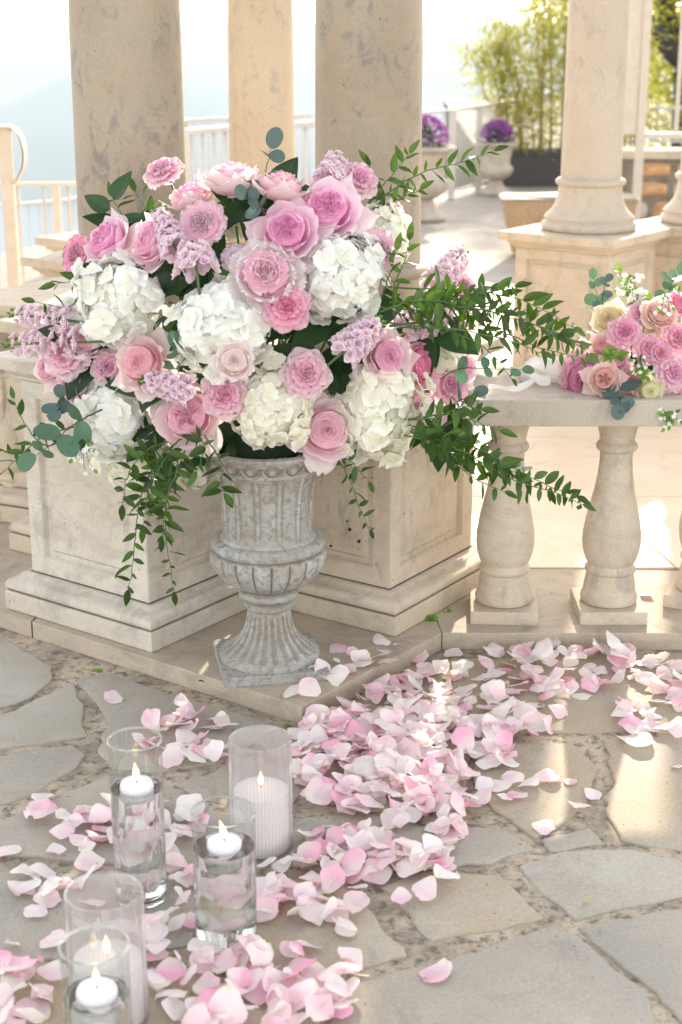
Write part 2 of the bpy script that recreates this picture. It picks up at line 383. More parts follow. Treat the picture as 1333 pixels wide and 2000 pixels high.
def ribbed_mat():
    m, nt, out = newmat('ribbed_glass'); t = N(nt, 'BsdfTransparent'); t.inputs[0].default_value = (.99, .985, .985, 1)
    gl = N(nt, 'BsdfGlossy'); gl.inputs['Roughness'].default_value = .12; d = N(nt, 'BsdfTranslucent'); d.inputs[0].default_value = (.9, .88, .89, 1)
    df = N(nt, 'BsdfDiffuse'); df.inputs[0].default_value = (.9, .88, .89, 1); m0 = N(nt, 'MixShader'); nt.links.new(d.outputs[0], m0.inputs[1]); nt.links.new(df.outputs[0], m0.inputs[2])
    fr = N(nt, 'LayerWeight'); fr.inputs['Blend'].default_value = .35
    a = N(nt, 'Math', operation='MULTIPLY_ADD'); nt.links.new(fr.outputs['Facing'], a.inputs[0]); a.inputs[1].default_value = .6; a.inputs[2].default_value = .04
    m1 = N(nt, 'MixShader'); m1.inputs[0].default_value = .08; nt.links.new(t.outputs[0], m1.inputs[1]); nt.links.new(m0.outputs[0], m1.inputs[2])
    m2 = N(nt, 'MixShader'); nt.links.new(a.outputs[0], m2.inputs[0]); nt.links.new(m1.outputs[0], m2.inputs[1]); nt.links.new(gl.outputs[0], m2.inputs[2])
    nt.links.new(m2.outputs[0], out.inputs[0]); return m
M['rib_glass'] = ribbed_mat()
M['solid_glass'] = glass_mat('glass_base', 0, 1.5, (.9, .98, .96))
M['water'] = glass_mat('water', 0, 1.33, (.97, 1, .99))
def wax_mat(name, c, em=0):
    m, nt, out = newmat(name); b = N(nt, 'BsdfPrincipled'); b.inputs['Base Color'].default_value = tuple(c) + (1,)
    b.inputs['Roughness'].default_value = .45; b.inputs['Subsurface Weight'].default_value = .4; b.inputs['Subsurface Radius'].default_value = (.01, .01, .01)
    b.inputs['Subsurface Scale'].default_value = .6
    nt.links.new(b.outputs[0], out.inputs[0]); return m
M['wax'] = wax_mat('white_wax', (.86, .84, .87))
M['sand'] = plain('white_candle_sand', (.95, .93, .90), .8, var=.06, scale=300, bump=.5)
M['wick'] = plain('wick', (.02, .02, .02))
def flame_mat():
    m, nt, out = newmat('flame'); a = N(nt, 'Attribute', attribute_name='pt')
    c = ramp(nt, a.outputs['Fac'], [(0, (1, .55, .25)), (.4, (1, .75, .42)), (1, (1, .42, .12))]).outputs[0]
    e = N(nt, 'Emission'); e.inputs[1].default_value = 1.5; nt.links.new(c, e.inputs[0]); nt.links.new(e.outputs[0], out.inputs[0]); return m
M['flame'] = flame_mat()
M['iron'] = plain('cream_painted_iron', (.62, .53, .42), .45)
M['iron_white'] = plain('white_painted_iron', (.60, .56, .50), .4)
M['ribbon'] = petal_mat('white_ribbon', (.86, .84, .80), (.87, .85, .81), (.88, .86, .83), trans=.4)
M['planter'] = plain('dark_planter_plastic', (.065, .05, .05), .6)
M['rattan'] = plain('honey_rattan', (.46, .30, .17), .6, var=.4, scale=70, bump=.5)
M['pot_stone'] = plain('planter_urn_stone', (.52, .45, .36), .85, var=.35, scale=9, bump=.2)
M['bark'] = plain('dark_bark', (.035, .027, .022), .9, var=.4)
M['violet'] = petal_mat('violet_flower', (.36, .07, .40), (.50, .14, .52), (.62, .26, .62), lift=1)
M['bamboo_leaf'] = leaf_mat('bamboo_leaf', (.26, .25, .05), (.62, .60, .10), .5, .5, .4)
M['bamboo_cane'] = plain('bamboo_cane', (.38, .27, .09), .5)
M['tree_leaf'] = leaf_mat('tree_leaf', (.10, .13, .045), (.28, .34, .06), .5, .4, .45)
M['yellow_leaf'] = leaf_mat('yellow_green_leaf', (.30, .30, .03), (.72, .70, .06), .5, .5, .4)
M['wall_stone_a'] = plain('ochre_wall_stone', (.58, .33, .16), .85, var=.5, scale=12, bump=.4)
M['wall_stone_b'] = plain('pale_wall_stone', (.55, .47, .37), .85, var=.4, scale=12, bump=.4)
M['wall_mortar'] = plain('wall_mortar', (.24, .20, .15), .95, var=.4, scale=14, bump=.4)
M['black'] = plain('black_cover', (.03, .03, .035), .5)
M['dry'] = leaf_mat('dry_leaf', (.50, .42, .16), (.4, .35, .1), .6, .2)
M['weed'] = leaf_mat('weed_leaf', (.10, .22, .04), (.2, .45, .05), .5, .3)

# ------------------------------------------------------------------ setting: sea, mountains, terrace, haze
SEA = -200.0
def sea():
    m, nt, out = newmat('sea_water'); b = N(nt, 'BsdfPrincipled'); b.inputs['Base Color'].default_value = (.05, .13, .20, 1)
    b.inputs['Roughness'].default_value = .35; n = noiseT(nt, coords(nt, .02, world=True), 1.0, 5)
    bu = N(nt, 'Bump'); bu.inputs['Strength'].default_value = .3; bu.inputs['Distance'].default_value = 3; nt.links.new(n, bu.inputs['Height'])
    nt.links.new(bu.outputs[0], b.inputs['Normal']); nt.links.new(b.outputs[0], out.inputs[0])
    mb = MB(); mb.grid(lambda u, v: ((u - .5) * 44000, (v - .5) * 44000, SEA), 12, 12)
    tag(obj('sea', mb.mesh('sea', m)), kind='structure')
sea()
def mountain(name, pts, y0, depth, seed):
    # ridge heights along x, falling to the sea both towards and away from us
    def ridge(x):
        for (xa, za), (xb, zb) in zip(pts, pts[1:]):
            if xa <= x <= xb: return za + (zb - za) * (x - xa) / (xb - xa)
        return SEA
    x0, x1 = pts[0][0], pts[-1][0]
    def fn(u, v):
        x = x0 + (x1 - x0) * u; y = y0 + (v - .5) * depth
        k = max(0.0, 1 - abs(v - .5) * 2) ** .8
        z = SEA - 4 + (ridge(x) - SEA) * k
        z += noise.noise(Vector((x * .006, y * .006, seed))) * 26 * k + noise.noise(Vector((x * .02, y * .02, seed))) * 8 * k
        return (x, y, z)
    mb = MB(); mb.grid(fn, 80, 24)
    tag(obj(name, mb.mesh(name, M_hill)), kind='structure')
M_hill = plain('wooded_hill', (.07, .10, .06), .9, var=.4, scale=.02)
mountain('mountain', [(-2600, -100), (-1500, -120), (-900, -150), (-640, -140), (-511, -104), (-450, -82), (-404, -57), (-330, -30), (-200, -60), (-60, -115), (150, -205)], 2300, 900, 3.0)

def hazebox():
    m, nt, out = newmat('haze_air'); v = N(nt, 'VolumePrincipled')
    v.inputs['Color'].default_value = (.62, .73, .81, 1); v.inputs['Density'].default_value = .0008; v.inputs['Anisotropy'].default_value = 0
    nt.links.new(v.outputs[0], out.inputs['Volume'])
    mb = MB(); mb.box(-23000, -23000, SEA - 1, 23000, 23000, 9.0)
    tag(obj('haze', mb.mesh('haze', m, smooth=False)), kind='stuff')
hazebox()

# terrace floor and the cliff that carries it
def cliff():
    edge = [(-14, -12), (14, -12), (22, 6), (24, 34), (2.2, 34), (1.55, 15.3), (.3, 13.8), (-1.4, 12.6), (-2.6, 9.7), (-3.5, 7.6), (-14, 6.5)]
    mb = MB(); n = len(edge)
    vs = [(x, y, -.006) for x, y in edge] + [(x * 2.2, -12 + (y + 12) * 1.25, -70) for x, y in edge] + [(x * 9, -60 + (y + 12) * 3.0, SEA - 3) for x, y in edge]
    fs = [tuple(range(n))] + [(i, (i + 1) % n, n + (i + 1) % n, n + i) for i in range(n)] + [(n + i, n + (i + 1) % n, 2 * n + (i + 1) % n, 2 * n + i) for i in range(n)]
    mb.poly(vs, fs, mi=1); mb.mi[0] = 0
    me = mb.mesh('terrace', [M['terrace'], M_hill], smooth=False)
    tag(obj('terrace', me), kind='structure')
cliff()

# flagstone patio
def arcpoly(pts, jit, seed, k=3):
    r = random.Random(seed); out = []
    n = len(pts)
    for i in range(n):
        a, b = Vector(pts[i]), Vector(pts[(i + 1) % n]); d = b - a; nrm = Vector((-d.y, d.x)).normalized() if d.length > 0 else Vector((0, 0))
        kk = max(2, int(d.length / .022))
        for q in range(kk):
            t = q / kk; p = a + d * t
            amp = jit * (.35 if q == 0 else 1)
            nz = noise.noise(Vector((p.x * 24, p.y * 24, seed))) * amp + noise.noise(Vector((p.x * 70, p.y * 70, seed + 5))) * amp * .45
            out.append(p + nrm * nz)
    return out
patio = MB(); patio.grid(lambda u, v: ((u - .5) * 6.4, .2 + v * 3.5, .0 + .0022 * noise.noise(Vector((u * 90, v * 60, 0))) + .0012 * noise.noise(Vector((u * 260, v * 200, 3)))), 220, 150)
patio_o = tag(obj('patio', patio.mesh('patio', M['mortar'])), kind='structure')
FLAGS = [
 ('flag_pale', [(-260, 1240), (-10, 1240), (60, 1278), (103, 1305), (98, 1335), (60, 1365), (-10, 1388), (-260, 1440)]),
 ('flag_pale', [(30, 1392), (145, 1338), (163, 1390), (170, 1440), (80, 1455), (-10, 1467), (-150, 1470), (-200, 1440)]),
 ('flag_grey', [(-10, 1480), (145, 1457), (168, 1475), (150, 1500), (50, 1560), (-20, 1585), (-230, 1600), (-210, 1500)]),
 ('flag_grey', [(152, 1331), (205, 1318), (290, 1345), (420, 1382), (545, 1425), (470, 1468), (400, 1497), (300, 1512), (225, 1505), (192, 1470), (215, 1415), (185, 1370)]),
 ('flag_grey', [(-20, 1618), (95, 1570), (212, 1517), (330, 1540), (420, 1590), (600, 1640), (560, 1693), (230, 1692), (-20, 1668), (-220, 1660), (-200, 1620)]),
 ('flag_grey', [(340, 1535), (455, 1495), (560, 1500), (605, 1540), (560, 1585), (480, 1580), (400, 1565)]),
 ('flag_grey', [(-20, 1705), (240, 1713), (395, 1728), (375, 1850), (230, 1880), (100, 1876), (-20, 1868), (-240, 1850), (-230, 1720)]),
 ('flag_buff', [(430, 1728), (600, 1718), (690, 1745), (730, 1790), (795, 1872), (690, 1898), (540, 1930), (400, 1872), (400, 1790)]),
 ('flag_buff', [(742, 1735), (830, 1700), (975, 1712), (1020, 1752), (1062, 1797), (990, 1815), (845, 1840), (800, 1785)]),
 ('flag_grey', [(620, 2120), (660, 1938), (760, 1905), (880, 1878), (1000, 1840), (1090, 1805), (1180, 1875), (1262, 1945), (1290, 2010), (1330, 2150)]),
 ('flag_grey', [(1128, 1815), (1230, 1800), (1345, 1778), (1560, 1750), (1620, 2000), (1560, 2100), (1400, 2060), (1265, 1930), (1190, 1870)]),
 ('flag_pale', [(1015, 1695), (1100, 1665), (1230, 1660), (1345, 1687), (1540, 1700), (1530, 1725), (1345, 1752), (1230, 1775), (1128, 1800), (1060, 1750)]),
 ('flag_buff', [(1178, 1447), (1345, 1438), (1530, 1430), (1560, 1600), (1540, 1670), (1345, 1668), (1215, 1642), (1190, 1600), (1178, 1562), (1197, 1540), (1190, 1500)]),
 ('flag_buff', [(940, 1462), (1120, 1455), (1165, 1500), (1140, 1580), (1085, 1620), (1045, 1642), (955, 1575), (925, 1530)]),
 ('flag_grey', [(1060, 1642), (1150, 1620), (1180, 1650), (1075, 1667)]),
 ('flag_grey', [(565, 1602), (700, 1592), (830, 1618), (985, 1622), (1042, 1663), (960, 1690), (820, 1700), (670, 1695), (590, 1690)]),
 ('flag_buff', [(880, 1290), (1100, 1284), (1345, 1280), (1560, 1280), (1560, 1400), (1345, 1415), (1150, 1435), (960, 1430), (885, 1400)]),
 ('flag_buff', [(620, 1425), (740, 1345), (860, 1290), (870, 1410), (930, 1445), (905, 1545), (800, 1590), (690, 1580), (620, 1560), (600, 1490)]),
 ('flag_buff', [(-240, 1890), (110, 1900), (230, 1900), (385, 1888), (530, 1950), (630, 1945), (600, 2120), (300, 2150), (-260, 2150)]),
 ('flag_grey', [(490, 1450), (585, 1432), (585, 1530), (545, 1490)]),
]
for k, (mt, pts) in enumerate(FLAGS):
    w2 = [gz(x, y) for x, y in pts]; c = sum(w2, Vector()) / len(w2)
    poly = arcpoly([(p.x - c.x, p.y - c.y) for p in w2], .010, k * 3.7)
    n = len(poly); zt = .0055 + .0015 * math.sin(k * 2.1)
    mb = MB()
    def ring(f, z): return [(p.x - math.copysign(min(f, abs(p.x) * .2), p.x), p.y - math.copysign(min(f, abs(p.y) * .2), p.y), z) for p in poly]
    vs = ring(0, -.006) + ring(0, zt - .0025) + ring(.002, zt - .0006) + ring(.0045, zt)
    fs = []
    for lv in range(3): fs += [(lv * n + i, lv * n + (i + 1) % n, (lv + 1) * n + (i + 1) % n, (lv + 1) * n + i) for i in range(n)]
    fs.append(tuple(3 * n + i for i in range(n)))
    mb.poly(vs, fs); me = mb.mesh('stone', M[mt], sharp=R(35))
    obj('stone', me, patio_o, loc=(c.x, c.y, 0))

# gazebo floor: step edge slabs + floor slabs
STEP = .045
def prism(pts, z0, z1, mat, name, bev=.003, parent=None):
    c = sum((Vector(p) for p in pts), Vector((0, 0))) / len(pts); n = len(pts)
    mb = MB(); mb.poly([(p[0] - c.x, p[1] - c.y, z0) for p in pts] + [(p[0] - c.x, p[1] - c.y, z1) for p in pts],
                       [tuple(range(n))[::-1], tuple(range(n, 2 * n))] + [(i, (i + 1) % n, n + (i + 1) % n, n + i) for i in range(n)])
    me = bevel(mb.mesh(name, mat, smooth=False), bev)
    return obj(name, me, parent, loc=(c.x, c.y, 0))
gf_edge = MB()
ge_pts = [(-2.2, 4.60), (-.085, 3.053), (.246, 3.478), (2.6, 3.466), (3.6, 4.6), (3.8, 7.0), (2.6, 8.6), (0.2, 8.9), (-1.7, 8.0), (-2.3, 6.2)]
gb = MB(); n = len(ge_pts); cx = sum(p[0] for p in ge_pts) / n; cy = sum(p[1] for p in ge_pts) / n
gb.poly([(cx + (p[0] - cx) * .985, cy + (p[1] - cy) * .985, z) for z in (-.004, STEP - .008) for p in ge_pts], [tuple(range(n, 2 * n))] + [(i, (i + 1) % n, n + (i + 1) % n, n + i) for i in range(n)])
gazebo_floor = tag(obj('gazebo_floor', gb.mesh('gazebo_floor', M['joint'], smooth=False)), kind='structure')
def slab(pts, mat='slab', z0=.0, z1=STEP): return prism([Vector(p) for p in pts], z0, z1, M[mat], 'slab', .0025, gazebo_floor)
G = .0022
def lerp(a, b, t): return (a[0] + (b[0] - a[0]) * t, a[1] + (b[1] - a[1]) * t)
# front step slabs, each a separate stone
E0, E1, E2, E3 = (-2.2, 4.60), (-.085, 3.053), (.246, 3.478), (2.6, 3.466)
I0, I1, I3 = (-1.9, 5.05), (-.06, 3.70), (2.55, 3.95)
def quad(a, b, c, d): slab([a, b, c, d], 'step')
quad(lerp(E0, E1, 0), lerp(E0, E1, .30), lerp(I0, I1, .30), lerp(I0, I1, 0))
quad(lerp(E0, E1, .302), lerp(E0, E1, .676), lerp(I0, I1, .676), lerp(I0, I1, .302))
slab([lerp(E0, E1, .678), E1, lerp(E1, E2, .997), (.2, 3.95), (-.06, 3.95), lerp(I0, I1, .678)], 'step')
slab([(.2466, 3.478), (.93, 3.474), (.93, 3.93), (.2012, 3.95)], 'step')
slab([(.933, 3.474), (1.65, 3.471), (1.65, 3.93), (.933, 3.93)], 'step')
slab([(1.653, 3.471), (2.6, 3.466), (2.6, 3.93), (1.653, 3.93)], 'step')
# floor slabs behind: bands between arcs with radial joints
ROWS = [3.953, 4.62, 5.35, 6.1, 6.9, 7.8, 8.7]
for ri, (ya, yb) in enumerate(zip(ROWS, ROWS[1:])):
    x = -2.2 + (ri % 2) * .31; 
    while x < 3.5:
        wd = .78 + .1 * math.sin(x * 3 + ri)
        sk = -.12 if ri % 2 == 0 else .10
        x1 = min(x + wd, 3.6)
        def inside(px, py): return not (px < -1.9 and py < 5.1) and py + px * .55 < 9.4
        if ya > 3.95 and inside(x, ya) and inside(x1, yb) and not (ri == 0 and x < -.05):
            slab([(x + G, ya + G), (x1 - G, ya + G), (x1 - G + sk, yb - G), (x + G + sk, yb - G)])
        x = x1
slab([(-1.05, 4.50), (-.10, 3.96), (-.05, 4.61), (-1.05, 4.61)])

# ------------------------------------------------------------------ pedestals, columns, balustrade
def sq_lathe(mb, prof, half):
    o = len(mb.v)
    for (off, z) in prof:
        q = half + off
        for (x, y) in ((-q, -q), (q, -q), (q, q), (-q, q)): mb.v.append((x, y, z)); mb.a.append(0); mb.b.append(0)
    m = len(prof)
    for k in range(m - 1):
        for i in range(4): mb.f.append((o + 4 * k + i, o + 4 * k + (i + 1) % 4, o + 4 * k + 4 + (i + 1) % 4, o + 4 * k + 4 + i)); mb.mi.append(0)
    mb.f.append((o + 3, o + 2, o + 1, o)); mb.mi.append(0); mb.f.append(tuple(o + 4 * (m - 1) + i for i in range(4))); mb.mi.append(0)
def die_mesh(half, z0, z1, mat):
    mb = MB(); hgt = z1 - z0
    loops = [(0, 0), (.052, 0), (.056, -.011), (.070, -.011), (.078, -.003), (.082, -.003)]
    for sd in range(4):
        Mx = Matrix.Rotation(sd * math.pi / 2, 4, 'Z'); vs = []
        for (ins, d) in loops:
            for (x, z) in ((-half + ins, z0 + ins * .9), (half - ins, z0 + ins * .9), (half - ins, z1 - ins * .8), (-half + ins, z1 - ins * .8)):
                vs.append(Mx @ Vector((x, -half - d, z)))
        fs = []
        for k in range(len(loops) - 1): fs += [(4 * k + i, 4 * k + (i + 1) % 4, 4 * k + 4 + (i + 1) % 4, 4 * k + 4 + i) for i in range(4)]
        e = 4 * (len(loops) - 1); fs.append((e, e + 1, e + 2, e + 3)); mb.poly(vs, fs)
    mb.poly([(-half, -half, z1), (half, -half, z1), (half, half, z1), (-half, half, z1), (-half, -half, z0), (half, -half, z0), (half, half, z0), (-half, half, z0)], [(0, 1, 2, 3), (7, 6, 5, 4)])
    me = mb.mesh('die', mat, smooth=False)
    bm = bmesh.new(); bm.from_mesh(me); bmesh.ops.remove_doubles(bm, verts=bm.verts, dist=.0002)
    es = [e for e in bm.edges if len(e.link_faces) == 2 and e.calc_face_angle(0) > R(60)]
    bmesh.ops.bevel(bm, geom=es, offset=.0022, segments=2, affect='EDGES', clamp_overlap=True)
    bm.to_mesh(me); bm.free(); return me
PJ = {}
def ped_meshes(mat):
    a = MB(); sq_lathe(a, [(.046, 0), (.05, .004), (.05, .0495), (.0475, .0515)], .2)
    b = MB(); sq_lathe(b, [(.042, .0552), (.047, .0572), (.049, .060), (.0495, .068), (.043, .080), (.030, .086), (.024, .088), (.018, .096), (.014, .098), (.004, .0985)], .2)
    c = MB(); sq_lathe(c, [(.002, .592), (.008, .595), (.010, .603), (.022, .610), (.028, .620), (.034, .622), (.050, .624), (.052, .628), (.052, .652), (.049, .655)], .2)
    j_ = MB(); j_.box(-.2435, -.2435, .0505, .2435, .2435, .0565); j_.box(-.2035, -.2035, .0970, .2035, .2035, .1000)
    PJ[mat.name] = j_.mesh('joint', M['joint'], smooth=False)
    return [bevel(a.mesh('base_block', mat, smooth=False), .002), b.mesh('base_moulding', mat, sharp=R(40)), die_mesh(.2, .099, .592, mat), c.mesh('cap', mat, sharp=R(28))]
PM = {k: ped_meshes(M[k]) for k in ('lime_front', 'lime')}
def pedestal(x, y, rot, label, mk='lime'):
    t = thing('pedestal', label, 'pedestal', (x, y, STEP), R(rot), 'stone pedestals of the gazebo')
    for nm, me in zip(('base_block', 'base_moulding', 'die', 'cap'), PM[mk]): obj(nm, me, t)
    obj('joint', PJ[M[mk].name], t)
    return t
PT = .70
pedestal(-.500, 3.695, 54, 'pale stone pedestal left of the grey urn, its panelled face towards us', 'lime_front')
ped2_ = pedestal(.066, 3.792, 55.5, 'stone pedestal right behind the grey urn, with small drilled holes in its face')
pedestal(-.586, 4.160, 54.7, 'stone pedestal just behind the front left one, its base peeping out')
pedestal(-.775, 4.52, 65, 'stone pedestal with a broad top behind the lilac stock at far left')
pedestal(-.75, 5.35, 54, 'stone pedestal behind the left column, the nearer of the two stepped caps')
pedestal(-.80, 5.87, 53.2, 'stone pedestal behind the left column, the farther of the two stepped caps')
pedestal(.959, 6.046, 53, 'warm stone pedestal behind the bouquet, carrying the smooth column')
pedestal(1.475, 6.27, 51.5, 'stone pedestal at the right edge, joined beside the smooth column\'s one')
pedestal(-.27, 5.75, 53, 'stone pedestal under the thin warm column, hidden behind the flowers')

def holes(ped, cx_, cy_, rot, pix, parent):
    for (px, py, sd_, rad) in pix:
        nn = Vector((-math.cos(R(rot)), -math.sin(R(rot)), 0)) if sd_ == 0 else Vector((math.sin(R(rot)), -math.cos(R(rot)), 0))
        c = Vector((cx_, cy_, 0)) + nn * (.1975 if sd_ < 2 else .2); d = ray(px, py); k = ((c - Vector((0, 0, H))).dot(nn)) / d.dot(nn); p_ = Vector((0, 0, H)) + d * k
        mb = MB(); mb.grid(lambda u, v: (rad * v * math.cos(u * 6.283) * (1 + .25 * math.sin(u * 12)), rad * v * math.sin(u * 6.283), .0008 * (1 - v)), 12, 3, cu=True)
        inv = parent.matrix_basis.inverted(); o = obj('drill_hole', mb.mesh('drill_hole', M['wick_dark']), parent); o.matrix_basis = inv @ (Matrix.Translation(p_ + nn * .0012) @ aim(nn))
M['wick_dark'] = plain('dark_hole', (.03, .022, .015), .9)
def column(x, y, r, label, mk, hgt=2.3, k=1.0):
    t = thing('column', label, 'column', (x, y, PT), rnd.random() * 6, 'round stone columns')
    rr = r * 1.11
    b = MB(); B = [(rr * 1.50, 0), (rr * 1.53, .003), (rr * 1.58, .010), (rr * 1.59, .020), (rr * 1.55, .030), (rr * 1.47, .034), (rr * 1.46, .042), (rr * 1.50, .050), (rr * 1.44, .060),
                   (rr * 1.30, .074), (rr * 1.18, .095), (rr * 1.09, .125), (rr * 1.06, .155), (rr * 1.055, .168), (rr * 1.08, .170), (rr * 1.15, .176), (rr * 1.17, .184), (rr * 1.15, .192), (rr * 1.07, .197), (rr * 1.03, .199)]
    b.lathe([(p, z * k) for p, z in B], 72); obj('base', b.mesh('base', M[mk], sharp=R(50)), t)
    s = MB(); z0 = .199 * k; s.lathe([(rr * (1 - .10 * (q / 12) ** 1.2), z0 + (hgt - z0) * q / 12) for q in range(13)], 72)
    obj('shaft', s.mesh('shaft', M[mk], sharp=R(60)), t)
bpy.context.view_layer.update()
ped2_.matrix_basis = Matrix.Translation((.066, 3.792, STEP)) @ Matrix.Rotation(R(55.5), 4, 'Z')
holes(0, .066, 3.792, 55.5, [(684, 1034, 0, .005), (702, 1057, 0, .005), (679, 1018, 0, .003), (647, 1066, 0, .004), (765, 1038, 1, .0045), (730, 933, 0, .004), (728, 1035, 0, .003)], ped2_)
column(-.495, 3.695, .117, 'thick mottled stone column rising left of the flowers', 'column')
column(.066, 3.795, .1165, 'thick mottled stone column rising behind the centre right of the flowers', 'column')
column(-.288, 5.75, .108, 'thinner warm orange column standing between the two mottled ones', 'column_warm')
column(.965, 6.046, .1045, 'smooth beige column with a flared base behind the bouquet', 'column_smooth')
column(1.475, 6.27, .1045, 'column cut by the right edge, only its flared base showing', 'column_smooth')
column(-.76, 5.36, .098, 'column hidden behind the thick left column, nearer one', 'column_smooth')
column(-.80, 5.87, .098, 'column hidden behind the thick left column, farther one', 'column_smooth')

BAL = [(.062, .0), (.069, .002), (.0715, .012), (.069, .022), (.066, .026), (.063, .05), (.0585, .072), (.058, .077), (.062, .080), (.064, .086), (.062, .093), (.056, .097), (.0555, .101),
       (.062, .108), (.069, .13), (.0725, .155), (.0715, .18), (.066, .215), (.057, .255), (.048, .295), (.042, .335), (.0395, .37), (.040, .388), (.047, .391), (.0505, .397), (.0505, .403), (.047, .409), (.042, .413), (.043, .425), (.048, .447), (.056, .465), (.056, .476)]
bal = MB(); bal.lathe(BAL, 48); BALM = bal.mesh('baluster', M['lime'], sharp=R(50))
pl = MB(); pl.box(-.083, -.09, 0, .083, .09, .034); PLM = bevel(pl.mesh('plinth', M['lime'], smooth=False), .003)
def balustrade(label, items, rail, z1):
    t = thing('balustrade', label, 'balustrade', (items[0][0], items[0][1], STEP))
    o0 = Vector((items[0][0], items[0][1], STEP))
    for (x, y, rz) in items:
        b = obj('baluster', BALM, t, loc=Vector((x, y, STEP + .0345)) - o0, rz=R(rz)); obj('plinth', PLM, b, loc=(0, 0, -.0345))
    mb = MB(); n = len(rail)
    for z0_, z1_ in ((.556, .62),):
        mb.poly([(p[0] - o0.x, p[1] - o0.y, z0_ - STEP) for p in rail] + [(p[0] - o0.x, p[1] - o0.y, z1_ - STEP) for p in rail],
                [tuple(range(n))[::-1], tuple(range(n, 2 * n))] + [(i, (i + 1) % n, n + (i + 1) % n, n + i) for i in range(n)])
    obj('top_rail', bevel(mb.mesh('top_rail', M['rail_stone'], smooth=False), .004), t)
balustrade('low stone balustrade running right from the pedestals, a bouquet on its rail', [(.408, 3.617, -4), (.672, 3.617, 0), (.93, 3.70, -24), (1.2, 3.66, 0), (1.46, 3.66, 0)],
           [(.20, 3.507), (.50, 3.500), (1.7, 3.498), (1.7, 3.852), (1.0, 3.85), (.55, 3.846), (.28, 3.90)], .62)
balustrade('stone balustrade behind the left pedestals, a baluster bulb showing beside them', [(-.97, 4.45, 10), (-1.15, 4.72, 20), (-1.33, 5.0, 20)],
           [(-1.0, 4.32), (-.84, 4.50), (-1.35, 5.25), (-1.6, 5.1)], .62)

# ------------------------------------------------------------------ the urn
UX, UY, UR = -.165, 3.285, R(11)
urn = thing('stone_urn', 'weathered grey stone urn on a square foot holding the big flower arrangement', 'urn', (UX, UY, STEP), UR); urn.scale = (1, 1, 1.025)
p = MB(); p.box(-.119, -.119, 0, .119, .119, .023); obj('plinth', bevel(p.mesh('plinth', M['urn'], smooth=False), .003), urn)
def dense(prof, k=4):
    q = smoothcurve([(r, z, 0) for r, z in prof], (len(prof) - 1) * k); return [(v.x, v.y) for v in q]
def foot_mod(an, r, z):
    f = min(1, max(0, (z - .034) / .01)) * min(1, max(0, (.136 - z) / .01))
    c = math.cos(an * 22); return 1 + f * (.045 * (max(0, c) ** .5 if c > 0 else -(-c) ** .7 * .6))
def body_mod(an, r, z):
    f = min(1, max(0, (z - .318) / .02)) * min(1, max(0, (.468 - z) / .012)); c = math.cos(an * 13)
    return 1 - f * .028 * (1 - max(0, c) ** 4) + f * .03 * max(0, math.cos(an * 13)) ** 14
def bowl_mod(an, r, z):
    f = min(1, max(0, (z - .19) / .012)) * min(1, max(0, (.276 - z) / .008)); return 1 + f * (.075 * abs(math.sin(an * 9.5)) ** .55 - .045)
f_ = MB(); f_.lathe([(.115, .0235), (.116, .030), (.1125, .037)] + dense([(.106, .040), (.084, .054), (.062, .078), (.051, .106), (.0465, .138)], 5), 264, foot_mod); obj('foot', f_.mesh('foot', M['urn'], sharp=R(50)), urn)
c_ = MB(); c_.lathe(dense([(.047, .1385), (.054, .142), (.056, .149), (.050, .155), (.0505, .160), (.062, .165), (.0685, .173), (.0665, .181), (.056, .186)], 3), 72); obj('collar', c_.mesh('collar', M['urn']), urn)
b_ = MB(); b_.lathe(dense([(.056, .1865), (.074, .195), (.100, .211), (.120, .235), (.1285, .260), (.127, .274)], 5) + [(.121, .279), (.1265, .283), (.1285, .291), (.124, .299), (.112, .305)], 266, bowl_mod); obj('bowl', b_.mesh('bowl', M['urn'], sharp=R(60)), urn)
bo = MB(); bo.lathe(dense([(.108, .3055), (.1005, .322), (.1005, .36), (.1035, .40), (.110, .438), (.121, .466)], 5), 260, body_mod); obj('body', bo.mesh('body', M['urn'], sharp=R(60)), urn)
ri = MB(); ri.lathe([(.122, .4665), (.127, .4675), (.128, .473)] + dense([(.1275, .475), (.131, .487), (.137, .498), (.1405, .504)], 3) + [(.144, .507), (.1445, .512), (.140, .514), (.126, .514), (.119, .49), (.105, .43)], 96); obj('rim', ri.mesh('rim', M['urn'], sharp=R(50)), urn)
eg = MB()   # ovolo egg with its raised surround
def eggf(u, v):
    a = u * 2 * math.pi; r = v
    return (math.cos(a) * .0155 * r, math.sin(a) * .0175 * r, .008 * math.sqrt(max(0, 1 - r * r)))
eg.grid(eggf, 18, 6, cu=True)
eg.grid(lambda u, v: ((.0212 + .0028 * math.cos(v * 2 * math.pi)) * math.cos(math.pi + u * math.pi), (.0235 + .0028 * math.cos(v * 2 * math.pi)) * math.sin(math.pi + u * math.pi) + .004, .0028 * math.sin(v * 2 * math.pi) + .001), 16, 8, cv=True)
EGM = eg.mesh('egg', M['urn'])
for k in range(18):
    a = 2 * math.pi * (k + .35) / 18
    d = Vector((math.cos(a), math.sin(a), -.45)).normalized(); xx = Vector((-math.sin(a), math.cos(a), 0)); yy = d.cross(xx)
    Mx = Matrix(((xx.x, yy.x, d.x, 0), (xx.y, yy.y, d.y, 0), (xx.z, yy.z, d.z, 0), (0, 0, 0, 1)))
    Mx.translation = Vector((math.cos(a) * .1315, math.sin(a) * .1315, .489)); obj('egg', EGM, urn, M=Mx)
fo = MB(); fo.grid(lambda u, v: (.08 * math.cos(u * 6.2832) * math.cos(v * 1.57), .08 * math.sin(u * 6.2832) * math.cos(v * 1.57), .13 * math.sin(v * 1.57)), 24, 8, cu=True)
